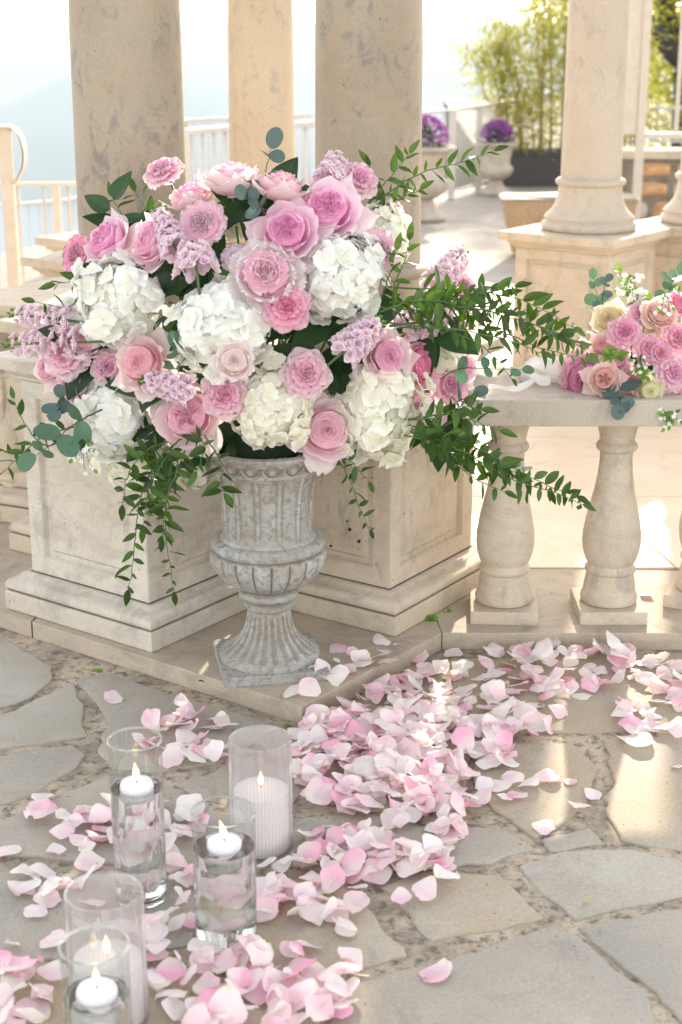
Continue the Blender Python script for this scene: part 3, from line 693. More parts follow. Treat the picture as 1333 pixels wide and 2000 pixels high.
foam = tag(obj('floral_foam', fo.mesh('floral_foam', M['foam']), loc=(UX, UY, .56)), 'dark green floral foam mound inside the grey urn, under the flowers', 'foam')
# ------------------------------------------------------------------ flower templates (unit radius, facing +Z)
def petal(mb, th, r0, z0, L, W, a0, a1, wrap=1.0, ruf=0.0, point=0.0, nu=7, nv=7, t=None, l=0.0, rs=0.0, fr=3.0, reflex=0.0, taper=.55, pw=1.5):
    """one petal growing from radius r0, height z0; a0..a1 = angle away from the flower axis along its length"""
    pr = random.Random(int(rs * 977) + 13); ph = pr.random() * 6.28; ph2 = pr.random() * 6.28
    cl = []; rho, zz = r0, z0; K = 16
    for k in range(K + 1):
        tt = k / K; cl.append((rho, zz, a0 + (a1 - a0) * tt ** pw)); a = cl[-1][2]
        rho += math.sin(a) * L / K; zz += math.cos(a) * L / K
    def at_t(tt):
        tt = max(0, tt); q = min(tt * K, K - 1e-6); i = int(q); f = q - i; A, B = cl[i], cl[i + 1]
        x = tt - 1 if tt > 1 else 0
        return (A[0] + (B[0] - A[0]) * f + x * L * math.sin(B[2]), A[1] + (B[1] - A[1]) * f + x * L * math.cos(B[2]), A[2] + (B[2] - A[2]) * f)
    c_, s_ = math.cos(th), math.sin(th)
    def fn(u, v):
        s = u * 2 - 1; tt = 1 - (1 - v) ** 1.5
        prof = (.30 + .70 * min(1, tt / taper) ** .8) * math.sqrt(max(0, 1 - max(0, (tt - taper) / (1 - taper)) ** 2.6 * .88))
        tl = tt * (1 + point * (1 - abs(s)) ** 2 * tt - .10 * s * s * tt)
        rho, zz, a = at_t(tl); rho = max(.012, rho)
        Rw = max(.05, rho * wrap + (.0 if wrap < 1.5 else .3)); hw = s * W * prof
        be = max(-2.9, min(2.9, hw / Rw)); lat = Rw * math.sin(be); inn = Rw * (1 - math.cos(be))
        rf = ruf * tt * tt * (math.sin(fr * s * 2 + ph) * .6 + math.sin(fr * s * 5.1 + ph2) * .4) * (.5 + abs(s) * .5)
        rx = reflex * tt ** 5 * (1 - .3 * abs(s)) + reflex * .8 * (abs(s) ** 4) * tt
        na, nb = math.cos(a), -math.sin(a)          # normal pointing outwards and down
        x = rho - inn * math.cos(a * .55) + (rf + rx) * na; z = zz + (rf + rx) * nb + inn * math.sin(max(0, a)) * .55
        return (x * c_ - lat * s_, x * s_ + lat * c_, z)
    mb.grid(fn, nu, nv, attr=(None, l))
def one(nu_v):  # helper: single petal as its own mesh data
    pass
def split_template(name, mat, inner, outer):
    """inner: fn(mb) filling the heart; outer: list of kwargs for petals that become objects of their own"""
    mats = M[mat]; h = MB(); inner(h); res = [('heart', h.mesh('heart', mats))]
    for kw in outer:
        mb = MB(); petal(mb, **kw); res.append(('petal', mb.mesh('petal', mats)))
    return res
_cache = {}
def heart_filler(mb, R0, z0, z1, l=.12):
    # filler disc added under the folds: shallower grooves return light and brighten the heart
    mb.grid(lambda u, v: (R0 * v * math.cos(u * 6.2832), R0 * v * math.sin(u * 6.2832), z0 + (z1 - z0) * v * v + .012 * math.sin(u * 44 + v * 20)), 28, 8, cu=True, attr=(.4, l))
def rose_t(mat, var, openk):
    key = ('rose', mat, var, openk)
    if key in _cache: return _cache[key]
    r = random.Random(var * 31 + int(openk * 10)); GA = 2.399
    def inner(mb):
        # quartered heart of folded petals
        heart_filler(mb, .58, .15 if openk >= 1 else .20, .06)
        if openk >= 1:
            mb.grid(lambda u, v: (.5 * v * math.cos(u * 6.28), .5 * v * math.sin(u * 6.28), -.10 - .06 * v), 12, 4, cu=True, attr=(.2, .05))
            for k in range(12):
                petal(mb, k * GA, .01 + .022 * k, -.10, .34, .16 + .02 * k, R(-10), R(12), 1, .04, 0, 7, 5, l=.02 * k, rs=r.random() * 9)
            for q in range(5):
                an = q * 2 * math.pi / 5 + r.random() * .3
                for k in range(5):
                    sub = MB(); petal(sub, r.random() * .5, .02 + .035 * k, 0, .34 + .02 * k, .16 + .035 * k, R(-6), R(14), .9, .03, 0, 7, 6, l=.0 + .05 * k, rs=r.random() * 9)
                    cxx, cyy = .23 * math.cos(an), .23 * math.sin(an)
                    o = len(mb.v)
                    for (x, y, z), a in zip(sub.v, sub.a):
                        # stretch each fold towards the centre so the heart reads as quarters
                        xx, yy = x * 1.25, y * .72
                        mb.v.append((cxx + xx * math.cos(an) - yy * math.sin(an), cyy + xx * math.sin(an) + yy * math.cos(an), z - .05 - .02 * k + .03 * r.random())); mb.a.append(a); mb.b.append(.05 * k)
                    mb.f += [tuple(o + i for i in f) for f in sub.f]; mb.mi += sub.mi
        else:
            for k in range(11):
                petal(mb, k * GA, .015 + .030 * k, -.12, .46 - .008 * k, .20 + .035 * k, R(-10), R(6 + k * 2), 1, .015, 0, 8, 6, l=.03 * k, rs=r.random() * 9)
        for k in range(9):
            petal(mb, k * GA + 1, .37 + .02 * k, -.36, .60, .36 + .012 * k, R(-4), R(4 + 3 * k), 1, .03, 0, 9, 6, l=.25 + .03 * k, rs=r.random() * 9, reflex=.03)
        # hip and sepals hide the back
        mb.grid(lambda u, v: (.20 * math.sin(v * 3.14) ** .7 * math.cos(u * 6.28), .20 * math.sin(v * 3.14) ** .7 * math.sin(u * 6.28), -.74 - .16 * v), 10, 6, cu=True, attr=(.9, 1))
    outer = []
    for k in range(5):
        outer.append(dict(th=k * 1.2566 + r.uniform(-.12, .12), r0=.12, z0=-.74, L=1.10 + r.uniform(-.03, .05), W=.62, a0=R(84), a1=R(-16 + 6 * openk), wrap=1.02, ruf=.03, nu=11, nv=10, l=.58, rs=r.random() * 9, reflex=.05, pw=.75, taper=.62))
    for k in range(5):
        outer.append(dict(th=k * 1.2566 + .6 + r.uniform(-.15, .15), r0=.10, z0=-.78, L=1.22 + r.uniform(-.03, .06), W=.68, a0=R(88), a1=R(-2 + 12 * openk), wrap=1.05, ruf=.04, point=.03, nu=11, nv=10, l=.74, rs=r.random() * 9, reflex=.11, pw=.75, taper=.62))
    for k in range(5):
        a1_ = r.uniform(18, 52) + 16 * openk if openk else r.uniform(4, 34)
        outer.append(dict(th=k * 1.2566 + .25 + r.uniform(-.25, .25), r0=.08, z0=-.80, L=1.30 + r.uniform(-.03, .08), W=.60, a0=R(90), a1=R(a1_), wrap=1.15, ruf=.06, point=.10 + .10 * r.random(), nu=11, nv=10, l=.95, rs=r.random() * 9, reflex=.20 if openk else .12, pw=.8, taper=.55))
    _cache[key] = split_template('rose', mat, inner, outer); return _cache[key]
def lis_t(mat, var, openk=1):
    key = ('lis', mat, var)
    if key in _cache: return _cache[key]
    r = random.Random(var * 57 + 3); GA = 2.399
    def inner(mb):
        heart_filler(mb, .5, .13, .05)
        for k in range(12):
            petal(mb, k * GA, .03 + .02 * k, -.10, .42 + r.random() * .08, .30 + .01 * k, R(-4 + k), R(24 + 3 * k), 1.1, .10, 0, 12, 7, l=.02 * k, rs=r.random() * 9, fr=4)
    outer = []
    for ly, (n, L, W, a0, a1, z0) in enumerate([(6, .66, .46, 30, 44, -.2), (6, .84, .54, 48, 62, -.30), (6, .98, .58, 62, 84, -.38)]):
        for k in range(n):
            outer.append(dict(th=k * 2 * math.pi / n + ly * .5 + r.random() * .3, r0=.10, z0=z0, L=L + r.random() * .08, W=W, a0=R(a0), a1=R(a1), wrap=1.3, ruf=.13, nu=15, nv=9, l=.35 + .3 * ly, rs=r.random() * 9, fr=4.2 + r.random() * 2, reflex=.08))
    _cache[key] = split_template('lis', mat, inner, outer); return _cache[key]
def carn_t(mat, var):
    key = ('carn', mat, var)
    if key in _cache: return _cache[key]
    r = random.Random(var * 91 + 3); GA = 2.399
    def inner(mb):
        heart_filler(mb, .6, .18, .04, .3)
        for k in range(26):
            q = k / 26
            petal(mb, k * GA, .02 + .16 * q, -.12 - .1 * q, .52, .26 + .1 * q, R(-2 + 34 * q), R(20 + 46 * q), 1.3, .12, 0, 12, 6, l=.1 + .4 * q, rs=r.random() * 9, fr=7)
    outer = []
    for k in range(13):
        outer.append(dict(th=k * GA, r0=.1, z0=-.36, L=.92 + r.random() * .1, W=.46, a0=R(52), a1=R(82), wrap=1.6, ruf=.13, nu=15, nv=8, l=.8, rs=r.random() * 9, fr=7))
    _cache[key] = split_template('carn', mat, inner, outer); return _cache[key]
def peony_t(mat, var, openk):
    key = ('peo', mat, var, openk)
    if key in _cache: return _cache[key]
    r = random.Random(var * 17 + 3); GA = 2.399
    def inner(mb):
        heart_filler(mb, .6, .16, .08, .2)
        for k in range(20):
            q = k / 20
            petal(mb, k * GA, .04 + .30 * q, -.16 - .12 * q, .50 + .06 * r.random(), .26 + .14 * q, R(-16 + 24 * q * openk), R(8 + 34 * q * openk), 1.15, .11, 0, 11, 7, l=.0 + .5 * q, rs=r.random() * 9, fr=5)
    outer = []
    for ly, (n, L, W, a0, a1) in enumerate([(6, .92, .52, 72, 2), (7, 1.06, .58, 82, 16), (8, 1.14, .60, 88, 50)]):
        for k in range(n):
            outer.append(dict(th=k * 2 * math.pi / n + ly * .45 + r.uniform(-.25, .35), r0=.12, z0=-.58 - .06 * ly, L=L, W=W, a0=R(a0), a1=R(-8 + (a1 + 8) * openk), pw=.8, wrap=1.1, ruf=.13, nu=13, nv=9, l=.55 + .2 * ly, rs=r.random() * 9, fr=4.5, reflex=-.02))
    _cache[key] = split_template('peo', mat, inner, outer); return _cache[key]
def floret_meshes(mat, n=4):
    key = ('flo', mat)
    if key in _cache: return _cache[key]
    res = []
    for q in range(n):
        r = random.Random(q * 5 + 2); mb = MB()
        for k in range(4):
            th = k * math.pi / 2 + r.uniform(-.12, .12); sc = r.uniform(.88, 1.08); ph = r.random() * 6; cup = r.uniform(-.14, .26); c, s = math.cos(th), math.sin(th)
            def fn(u, v, c=c, s=s, sc=sc, ph=ph, cup=cup, k=k):
                x = (u * 2 - 1); y = v ** .9
                w = .62 * (.20 + .80 * math.sin(min(1, y * 1.05 + .06) * 1.75) ** .9) * math.sqrt(max(0, 1 - max(0, (y - .50) / .50) ** 2.6 * .93)) * (1 + .05 * math.sin(y * 26 + ph))
                px, py = x * w * sc, (y * (1 - .1 * x * x) * 1.0 + .04) * sc
                pz = cup * y * y + .075 * y * math.sin(px * 6 + ph) + .045 * math.sin(py * 8 + ph) * y + .03 * y * abs(x) * math.sin(py * 20 + ph) - .10 * abs(x) * y * (1 if k % 2 else -1) * .5 + (k % 2) * .03
                return (px * c - py * s, px * s + py * c, pz)
            mb.grid(fn, 8, 8, attr=(None, 0))
        mb.grid(lambda u, v: (.045 * math.cos(u * 6.28) * math.sin(v * 3.14), .045 * math.sin(u * 6.28) * math.sin(v * 3.14), .03 + .04 * math.cos(v * 3.14)), 6, 4, cu=True, attr=(.1, 0))
        res.append(mb.mesh('floret', M[mat]))
    _cache[key] = res; return res
def core_mesh(mat, sx=1, name='core', n=10):
    mb = MB(); mb.grid(lambda u, v: (math.cos(u * 6.2832) * math.sin(v * 3.1416), math.sin(u * 6.2832) * math.sin(v * 3.1416), math.cos(v * 3.1416)), 14, n, cu=True, attr=(.3, .5))
    return mb.mesh(name, M[mat])
CORE = core_mesh('hyd_cream'); CORED = core_mesh('dark_leaf')
BC = Vector((-.19, 3.40, .80))      # heart of the arrangement, where all the stems meet
def stem_part(root, p, wl, r=.0028, mat='stem'):
    """stem running from the back of the flower down into the foam"""
    inv = root.matrix_basis.inverted(); tgt = Vector((UX + (p.x - UX) * .25, UY + .02, .66 if p.z > .66 else .58))
    a = root.matrix_basis @ Vector((0, 0, -.70)); b = root.matrix_basis @ Vector((0, 0, -1.2))
    pts = smoothcurve([a, b, b.lerp(tgt, .5), tgt], 8)
    mb = MB(); sc = root.matrix_basis.to_scale().x; mb.tube([inv @ q for q in pts], r / sc, 5)
    obj('stem', mb.mesh('stem', M[mat]), root)
def build_flower(tmpl, name, label, cat, group, pos, d, rad, spin, stem=True, parent=None, squash=1.0):
    Mx = Matrix.Translation(pos) @ aim(d, spin) @ Matrix.Diagonal((rad, rad, rad * squash, 1))
    if parent is None: root = thing(name, label, cat, M=Mx, group=group)
    else:
        root = bpy.data.objects.new(name, None); COL.objects.link(root); root.empty_display_size = .02; root.matrix_basis = Mx; root.parent = parent
    for nm, me in tmpl: obj(nm, me, root)
    if stem and parent is None: stem_part(root, pos, 0)
    return root
def surfY(px, py, r=0):
    e = ((px - 475) / 400) ** 2 + ((py - 650) / 345) ** 2
    return 3.40 - .27 * math.sqrt(max(0, 1 - min(1, e)))
def place(px, py, rpx, dy=0):
    Y = surfY(px, py) + dy; p = at(px, py, Y); return p, rpx * dep(p) / FPX
GR = 'flowers in the urn arrangement'
SPIN = [0]
def flower(kind, mat, px, py, rpx, fx, fy, label, var=0, openk=1, dy=0, sq=1.0):
    p, r = place(px, py, rpx, dy); SPIN[0] += 1; sp = SPIN[0] * 1.7
    if kind == 'rose': return build_flower(rose_t(mat, var, openk), 'garden_rose', label, 'rose', 'garden roses in the urn', p, facing(fx, fy), r * 1.06, sp, squash=sq)
    if kind == 'lis': return build_flower(lis_t(mat, var), 'ruffled_lisianthus', label, 'lisianthus', 'ruffled lisianthus blooms in the urn', p, facing(fx, fy), r * 1.08, sp, squash=sq)
    if kind == 'carn': return build_flower(carn_t(mat, var), 'carnation', label, 'carnation', 'carnations in the urn', p, facing(fx, fy), r * 1.05, sp, squash=sq)
    if kind == 'peo': return build_flower(peony_t(mat, var, openk), 'peony', label, 'peony', 'peonies in the urn', p, facing(fx, fy), r * .92, sp, squash=sq)
def hydrangea(px, py, rx, ry, label, mat='hyd', dy=.03, seed=0, n=112):
    p, r = place(px, py, 1.0, dy); R_ = (rx + ry) / 2 * r; r1 = random.Random(seed * 7 + 1)
    root = thing('hydrangea', label, 'hydrangea', M=Matrix.Translation(p) @ aim(facing(*((px - 475) / 700, (650 - py) / 700)), 0), group='white hydrangea heads in the urn')
    # ellipsoid axes follow the head's outline as seen in the photo
    inv = root.matrix_basis.to_3x3().inverted()
    ax = inv @ (CR * rx * r); ay = inv @ (CU * ry * r); az = inv @ (CB * R_ * .8)
    c = obj('core', CORE, root); c.matrix_basis = Matrix(((ax.x * .74, ay.x * .74, az.x * .74, 0), (ax.y * .74, ay.y * .74, az.y * .74, 0), (ax.z * .74, ay.z * .74, az.z * .74, 0), (0, 0, 0, 1)))
    fm = floret_meshes(mat)
    for k in range(n):
        z = 1 - (k + .5) / n * 1.62; a = k * 2.39996; q = math.sqrt(max(0, 1 - z * z))
        d = Vector((q * math.cos(a), q * math.sin(a), z)) + Vector((r1.uniform(-.12, .12), r1.uniform(-.12, .12), r1.uniform(-.1, .1)))
        jr = r1.uniform(.86, 1.06) * (1 + .48 * noise.noise(d * 1.5 + Vector((seed * 3.1, 0, 0))))
        pos = (ax * d.x + ay * d.y + az * d.z) * .90 * jr
        nrm = (ax.normalized() * d.x + ay.normalized() * d.y + az.normalized() * d.z).normalized()
        nrm = (nrm + Vector((r1.uniform(-.55, .55), r1.uniform(-.55, .55), r1.uniform(-.55, .55)))).normalized()
        s = r1.uniform(.23, .32) * (rx + ry) / 2 * r * (85 / ((rx + ry) / 2)) ** .45
        obj('floret', fm[r1.randrange(len(fm))], root, M=Matrix.Translation(pos) @ aim(nrm, r1.random() * 6.28) @ Matrix.Diagonal((s, s, s, 1)))
    return root
def floret_double():
    if 'dbl' in _cache: return _cache['dbl']
    res = []
    for q in range(3):
        r = random.Random(q + 40); mb = MB()
        for k in range(11):
            petal(mb, k * 2.4, .05, -.2, .62 + .42 * (k / 11), .46, R(0 + 60 * k / 11), R(20 + 76 * k / 11), 1.3, .12, 0, 7, 6, l=.15 + .8 * k / 11, rs=r.random() * 9, fr=3)
        res.append(mb.mesh('blossom', M['stock']))
    _cache['dbl'] = res; return res
def bud_mesh():
    if 'bud' in _cache: return _cache['bud']
    mb = MB(); mb.grid(lambda u, v: (.5 * math.sin(v * 3.1) ** .8 * math.cos(u * 6.28), .5 * math.sin(v * 3.1) ** .8 * math.sin(u * 6.28), v * 1.4), 8, 6, cu=True)
    _cache['bud'] = mb.mesh('bud', M['bright_leaf']); return _cache['bud']
def stock(p0, p1, rad, label, n=30, seed=0, bs=.019, bud=True):
    bs = bs * 1.12; n = int(n * 1.25)
    """spike of double blossoms from p0 to its green tip p1"""
    r1 = random.Random(seed + 100); d = p1 - p0; L = d.length; Mx = Matrix.Translation(p0) @ aim(d.normalized(), 0)
    root = thing('stock_spike', label, 'stock flower', M=Mx, group='lilac stock spikes in the urn')
    mb = MB(); mb.tube([(0, 0, -.06), (0, 0, L * .5), (.003, 0, L)], .003, 6); obj('stem', mb.mesh('stem', M['stem']), root)
    fm = floret_double()
    for k in range(n):
        t = (k + .5) / n * .86; a = k * 2.4; rr = rad * (1 - .45 * t) ** .8; s = bs * (1.05 - .4 * t) * r1.uniform(.85, 1.12)
        pos = Vector((math.cos(a) * rr * .75, math.sin(a) * rr * .75, t * L)); nrm = Vector((math.cos(a), math.sin(a), .35 + r1.uniform(-.2, .3))).normalized()
        obj('blossom', fm[k % 3], root, M=Matrix.Translation(pos) @ aim(nrm, r1.random() * 6) @ Matrix.Diagonal((s, s, s, 1)))
    if bud:
        for k in range(9):
            a = k * 2.4; t = .86 + .14 * k / 9; s = .0075 * (1.2 - .5 * k / 9)
            pos = Vector((math.cos(a) * .009 * (1.3 - k / 9), math.sin(a) * .009 * (1.3 - k / 9), t * L)); nrm = Vector((math.cos(a), math.sin(a), .8)).normalized()
            obj('bud', bud_mesh(), root, M=Matrix.Translation(pos) @ aim(nrm) @ Matrix.Diagonal((s, s, s, 1)))
    return root
# leaves
def leaf_mesh(mat, L=1, W=.3, fold=.25, bend=.2, tip=1.0, nu=5, nv=9, name='leaf', seed=0, round_=False):
    mb = MB(); r = random.Random(seed); tw = r.uniform(-.25, .25)
    def fn(u, v):
        s = u * 2 - 1
        if round_: w = math.sqrt(max(0, 1 - (2 * (v * .97 + .015) - 1) ** 2)) * (.93 + .1 * v)
        else: w = (math.sin(math.pi * min(1, v) ** (.78 * tip)) ** .85) + .012
        x = s * w * W; z = abs(s) * w * W * fold - bend * v * v * L + .03 * math.sin(v * 6 + seed) * abs(s) * L
        ca, sa = math.cos(tw * v), math.sin(tw * v)
        return (x * ca - z * sa, v * L, x * sa + z * ca)
    mb.grid(fn, nu, nv); return mb.mesh(name, M[mat])
RL = [leaf_mesh('ruscus', 1, .185, .35, b, 1.0, seed=k) for k, b in enumerate((.05, .2, .35, -.08, .12))]
EL = [leaf_mesh('euc', 1, .40, .12, b, 1, 7, 9, seed=k, round_=True) for k, b in enumerate((.02, .15, -.1))]
EB = [leaf_mesh('euc_blue', 1, .42, .12, b, 1, 7, 9, seed=k, round_=True) for k, b in enumerate((.02, .15, -.1))]
DL = [leaf_mesh('dark_leaf', 1, .30, .18, b, .9, 7, 11, seed=k) for k, b in enumerate((.1, .3, .2))]
DRY = [leaf_mesh('dry', 1, .30, .2, .1, 1, 5, 7)]
BL = [leaf_mesh('bright_leaf', 1, .30, .2, b, 1, 5, 7, seed=k) for k, b in enumerate((.1, .25))]
def orient_leaf(p, dirv, nrm, L):
    y = dirv.normalized(); z = (nrm - y * nrm.dot(y))
    if z.length < 1e-3: z = y.orthogonal()
    z.normalize(); x = y.cross(z)
    return Matrix(((x.x * L, y.x * L, z.x * L, p.x), (x.y * L, y.y * L, z.y * L, p.y), (x.z * L, y.z * L, z.z * L, p.z), (0, 0, 0, 1)))
def branch(name, label, cat, group, pts, leaves, gap, L0, L1, seed, r0=.0022, spread=.8, stemmat='stem', alt=True, start=.12, up=0.0, parent=None, tipleaf=True, jit=.35):
    r = random.Random(seed * 13 + 5); o = pts[0]; P = smoothcurve([Vector(q) - o for q in pts], 26)
    tot = sum((b - a).length for a, b in zip(P, P[1:]))
    for i in range(1, len(P) - 1): P[i] = P[i] + Vector((r.uniform(-1, 1), r.uniform(-1, 1), r.uniform(-1, 1))) * .0016
    if parent is None: root = thing(name, label, cat, loc=o, group=group)
    else: root = bpy.data.objects.new(name, None); COL.objects.link(root); root.location = o; root.parent = parent
    mb = MB(); mb.tube(P, [r0 * (1 - .7 * k / len(P)) for k in range(len(P))], 5); obj('stem', mb.mesh('stem', M[stemmat]), root)
    n = int(tot * (1 - start) / gap); side = 1; facing_ = CB
    for k in range(n):
        t = start + (1 - start) * (k + .6) / n; q = t * (len(P) - 1); i = min(int(q), len(P) - 2); p = P[i].lerp(P[i + 1], q - i); d = (P[i + 1] - P[i]).normalized()
        sidev = d.cross(CB).normalized(); third = d.cross(sidev).normalized()
        for sd in ((1, -1) if not alt else (side,)):
            a = r.uniform(-.9, .9) + (0 if sd > 0 else math.pi)
            lat = sidev * math.cos(a) + third * math.sin(a)
            dv = (d * (1.05 - spread * r.uniform(.7, 1.1)) + lat * spread + Vector((0, 0, up))).normalized() + Vector((r.uniform(-jit, jit), r.uniform(-jit, jit), r.uniform(-jit, jit)))
            nr = (CB * .7 + Vector((r.uniform(-1, 1), r.uniform(-1, 1), r.uniform(0, 1.4)))).normalized()
            L = r.uniform(L0 * .72, L1 * 1.12) * (1.0 if t < .85 else .7)
            obj('leaf', leaves[r.randrange(len(leaves))], root, M=orient_leaf(p, dv, nr, L))
        side = -side
    if tipleaf: obj('leaf', leaves[0], root, M=orient_leaf(P[-1], P[-1] - P[-3], CB + Vector((0, 0, .3)), L1 * .8))
    return root

# ---- the arrangement: hydrangeas first, then roses and the others
hydrangea(235, 590, 88, 92, 'round white hydrangea head at the upper left, under the two leftmost roses', 'hyd', .03, 1)
hydrangea(435, 640, 96, 96, 'large white hydrangea head left of the vivid lisianthus, the palest lisianthus on it', 'hyd', .00, 2, 124)
hydrangea(668, 540, 88, 92, 'white hydrangea head right of the two-tone peony', 'hyd', .01, 3)
hydrangea(215, 812, 78, 92, 'white hydrangea head low on the left, left of the front pale rose', 'hyd', .04, 4)
hydrangea(532, 800, 78, 84, 'creamy hydrangea head above the urn rim, between the two front roses', 'hyd_cream', .00, 5)
hydrangea(735, 800, 92, 104, 'biggest creamy hydrangea head at the lower right, above the drilled pedestal', 'hyd_cream', .00, 6, 124)
hydrangea(742, 452, 58, 52, 'white hydrangea half hidden behind the upper right carnation', 'hyd_cream', .10, 7, 66)
hydrangea(455, 420, 52, 48, 'small creamy hydrangea peeping between stems at the top', 'hyd_cream', .12, 8, 60)
hydrangea(862, 672, 40, 62, 'cream hydrangea at the right behind the vivid pink rose', 'hyd_cream', .09, 9, 54)
hydrangea(265, 895, 62, 60, 'lowest left hydrangea, half covered by the hanging ruscus', 'hyd_cream', .09, 10, 66)
hydrangea(378, 912, 44, 42, 'cream hydrangea left of the urn rim behind the ruscus leaves', 'hyd_cream', .08, 11, 48)
hydrangea(150, 628, 46, 36, 'small white hydrangea between the lilac stock and the round white head', 'hyd', .08, 12, 48)

RS = 'garden rose'
flower('rose', 'rose_lilac', 203, 466, 52, -.62, .42, 'pale rose with lilac centre at the far upper left', 1, 1)
flower('rose', 'rose_lilac', 290, 468, 52, -.70, .25, 'pink rose facing left beside the lilac stock cluster', 2, 0)
flower('rose', 'rose_soft', 450, 334, 56, -.08, .95, 'pale rose standing highest at the top, seen from the side', 3, 0, -.02)
flower('rose', 'rose_salmon', 549, 350, 50, .10, .95, 'salmon rose at the top left of the upright eucalyptus leaf', 4, 0, -.02)
flower('rose', 'rose_lilac', 640, 404, 64, .02, .40, 'wide open lilac-pink rose at the upper right, largest of the top', 5, 1, -.02)
flower('rose', 'rose_lilac', 560, 448, 60, -.08, .30, 'open rose with bright centre and pointed pale petals above the peony', 6, 1, -.03)
flower('rose', 'rose_pink', 372, 372, 46, -.25, .9, 'pink rose behind the solitary lisianthus stem', 7, 0, .06)
flower('rose', 'rose_salmon', 272, 708, 52, -.40, .12, 'salmon pink rose at the left facing left, above the lower hydrangea', 8, .5, -.03)
flower('rose', 'rose_soft', 366, 812, 60, -.12, .14, 'pale pink rose low in front with pointed petals, left of the urn', 9, 1, -.04)
flower('rose', 'rose_soft', 640, 840, 60, .12, .0, 'pale pink rose hanging over the right of the urn rim', 10, .5, -.04)
flower('rose', 'rose_soft', 760, 697, 50, .35, .10, 'soft pink rose right of the central lilac stock', 11, .5, -.02)
flower('rose', 'rose_vivid', 824, 712, 48, .80, .10, 'vivid pink rose seen from the side at the right', 12, 0, .0)
flower('rose', 'rose_soft', 135, 748, 44, -.70, .0, 'lowest rose at the far left, facing left', 13, 0, .02)
flower('rose', 'rose_soft', 165, 662, 38, .2, .55, 'small pale rose above the ruffled pink bloom at far left', 14, 0, .04)
flower('lis', 'lis_soft', 318, 334, 40, -.35, .60, 'solitary pink bloom standing on its bare stem above the left', 1, 1, -.02)
flower('lis', 'lis_soft', 702, 350, 40, .35, .35, 'pink bloom at the upper right beside the pale stock', 2, 1, -.02)
flower('carn', 'lis_soft', 395, 438, 52, -.10, .25, 'large ruffled pale pink carnation at the top left', 1, 1, .0)
flower('lis', 'lis_vivid', 560, 600, 46, .02, .05, 'vivid pink lisianthus in the middle below the peony', 3, 1, -.05)
flower('lis', 'lis_soft', 598, 730, 48, .05, .02, 'pink lisianthus between the two cream hydrangeas', 4, 1, -.03)
flower('lis', 'lis_soft', 440, 770, 48, .05, -.05, 'pink lisianthus above the left part of the urn rim', 5, 1, -.02)
flower('rose', 'lis_pale', 458, 703, 38, .02, .05, 'palest bloom, a pink-white swirl on the central white hydrangea', 15, 0, -.11)
flower('lis', 'lis_soft', 880, 754, 42, .45, .05, 'pink lisianthus at the far right edge of the arrangement', 6, 1, .02)
flower('carn', 'lis_soft', 740, 488, 46, .40, .25, 'dense pink carnation at the upper right on the white hydrangea', 2, 1, -.01)
flower('carn', 'lis_vivid', 152, 497, 42, -.60, .05, 'deep pink ruffled carnation at the far left behind the lilac rose', 3, 1, .04)
flower('lis', 'lis_soft', 128, 692, 48, -.30, .10, 'ruffled pink bloom at the far left beside the stock spikes', 7, 1, .0)
flower('lis', 'lis_soft', 212, 716, 34, -.10, -.1, 'small shaded pink bloom tucked behind the left salmon rose', 8, 1, .05)
flower('carn', 'lis_soft', 815, 800, 36, .40, -.05, 'small pink carnation right of the biggest cream hydrangea', 4, 1, .05)
flower('rose', 'rose_pink', 905, 712, 38, .55, .15, 'small pink rose at the right edge above the last lisianthus', 16, 0, .05)
flower('lis', 'lis_soft', 848, 800, 34, .40, -.05, 'small pink bloom low at the right above the leafy root', 9, 1, .03)
flower('rose', 'rose_vivid', 795, 752, 34, .45, .0, 'small vivid bud rose below the vivid side rose', 17, 0, .03)
flower('carn', 'lis_soft', 905, 560, 30, .35, .3, 'small pink bloom beside the upper right stock spike', 5, 1, .08)
flower('rose', 'rose_soft', 92, 716, 34, -.55, .05, 'outermost pink rose at the far left above the lowest one', 18, .5, .05)
flower('peo', 'peony', 520, 532, 76, .02, .15, 'two-tone peony with pink heart and white edges in the middle', 1, 1, -.05)
flower('peo', 'peony_pale', 460, 503, 42, -.15, .35, 'pale lilac half-closed peony left of the two-tone one', 2, 0, .0)

def S_(a, b, rad, label, n, seed, dya=.0, dyb=.0, bud=True, bs=.019):
    pa, ra = place(a[0], a[1], 1, dya); pb, rb = place(b[0], b[1], 1, dyb); return stock(pa, pb, rad * ra, label, n, seed, bs, bud)
S_((150, 628), (20, 612), 30, 'upper of the two lilac stock spikes pointing left over the pedestal', 34, 1, .02, .05)
S_((170, 668), (8, 672), 34, 'lower lilac stock spike pointing left over the pedestal', 38, 2, -.01, .02)
S_((385, 530), (378, 470), 50, 'lilac stock cluster below the ruffled carnation at upper left', 26, 3, -.02, -.02, False)
S_((345, 490), (308, 405), 26, 'pale stock spike with green tip left of the ruffled carnation', 28, 4, -.03, -.01)
S_((640, 360), (662, 300), 32, 'pale lilac stock standing at the top right beside a pink bloom', 24, 5, .02, .02, False)
S_((372, 762), (272, 742), 32, 'lilac stock spike with green tip above the front pale rose', 32, 6, -.02, -.05)
S_((668, 690), (748, 622), 38, 'lilac stock spike in the middle right, green buds at its tip', 36, 7, -.03, -.05)
S_((850, 560), (908, 486), 34, 'pink-lilac stock spike standing at the upper right above the ruscus arm', 30, 8, .05, .05)
S_((800, 632), (960, 612), 34, 'long stock spike lying to the right under the ruscus arm', 40, 9, .03, .06)
S_((765, 425), (768, 398), 20, 'tiny stock tip beside the column at the upper right', 14, 10, .08, .08)

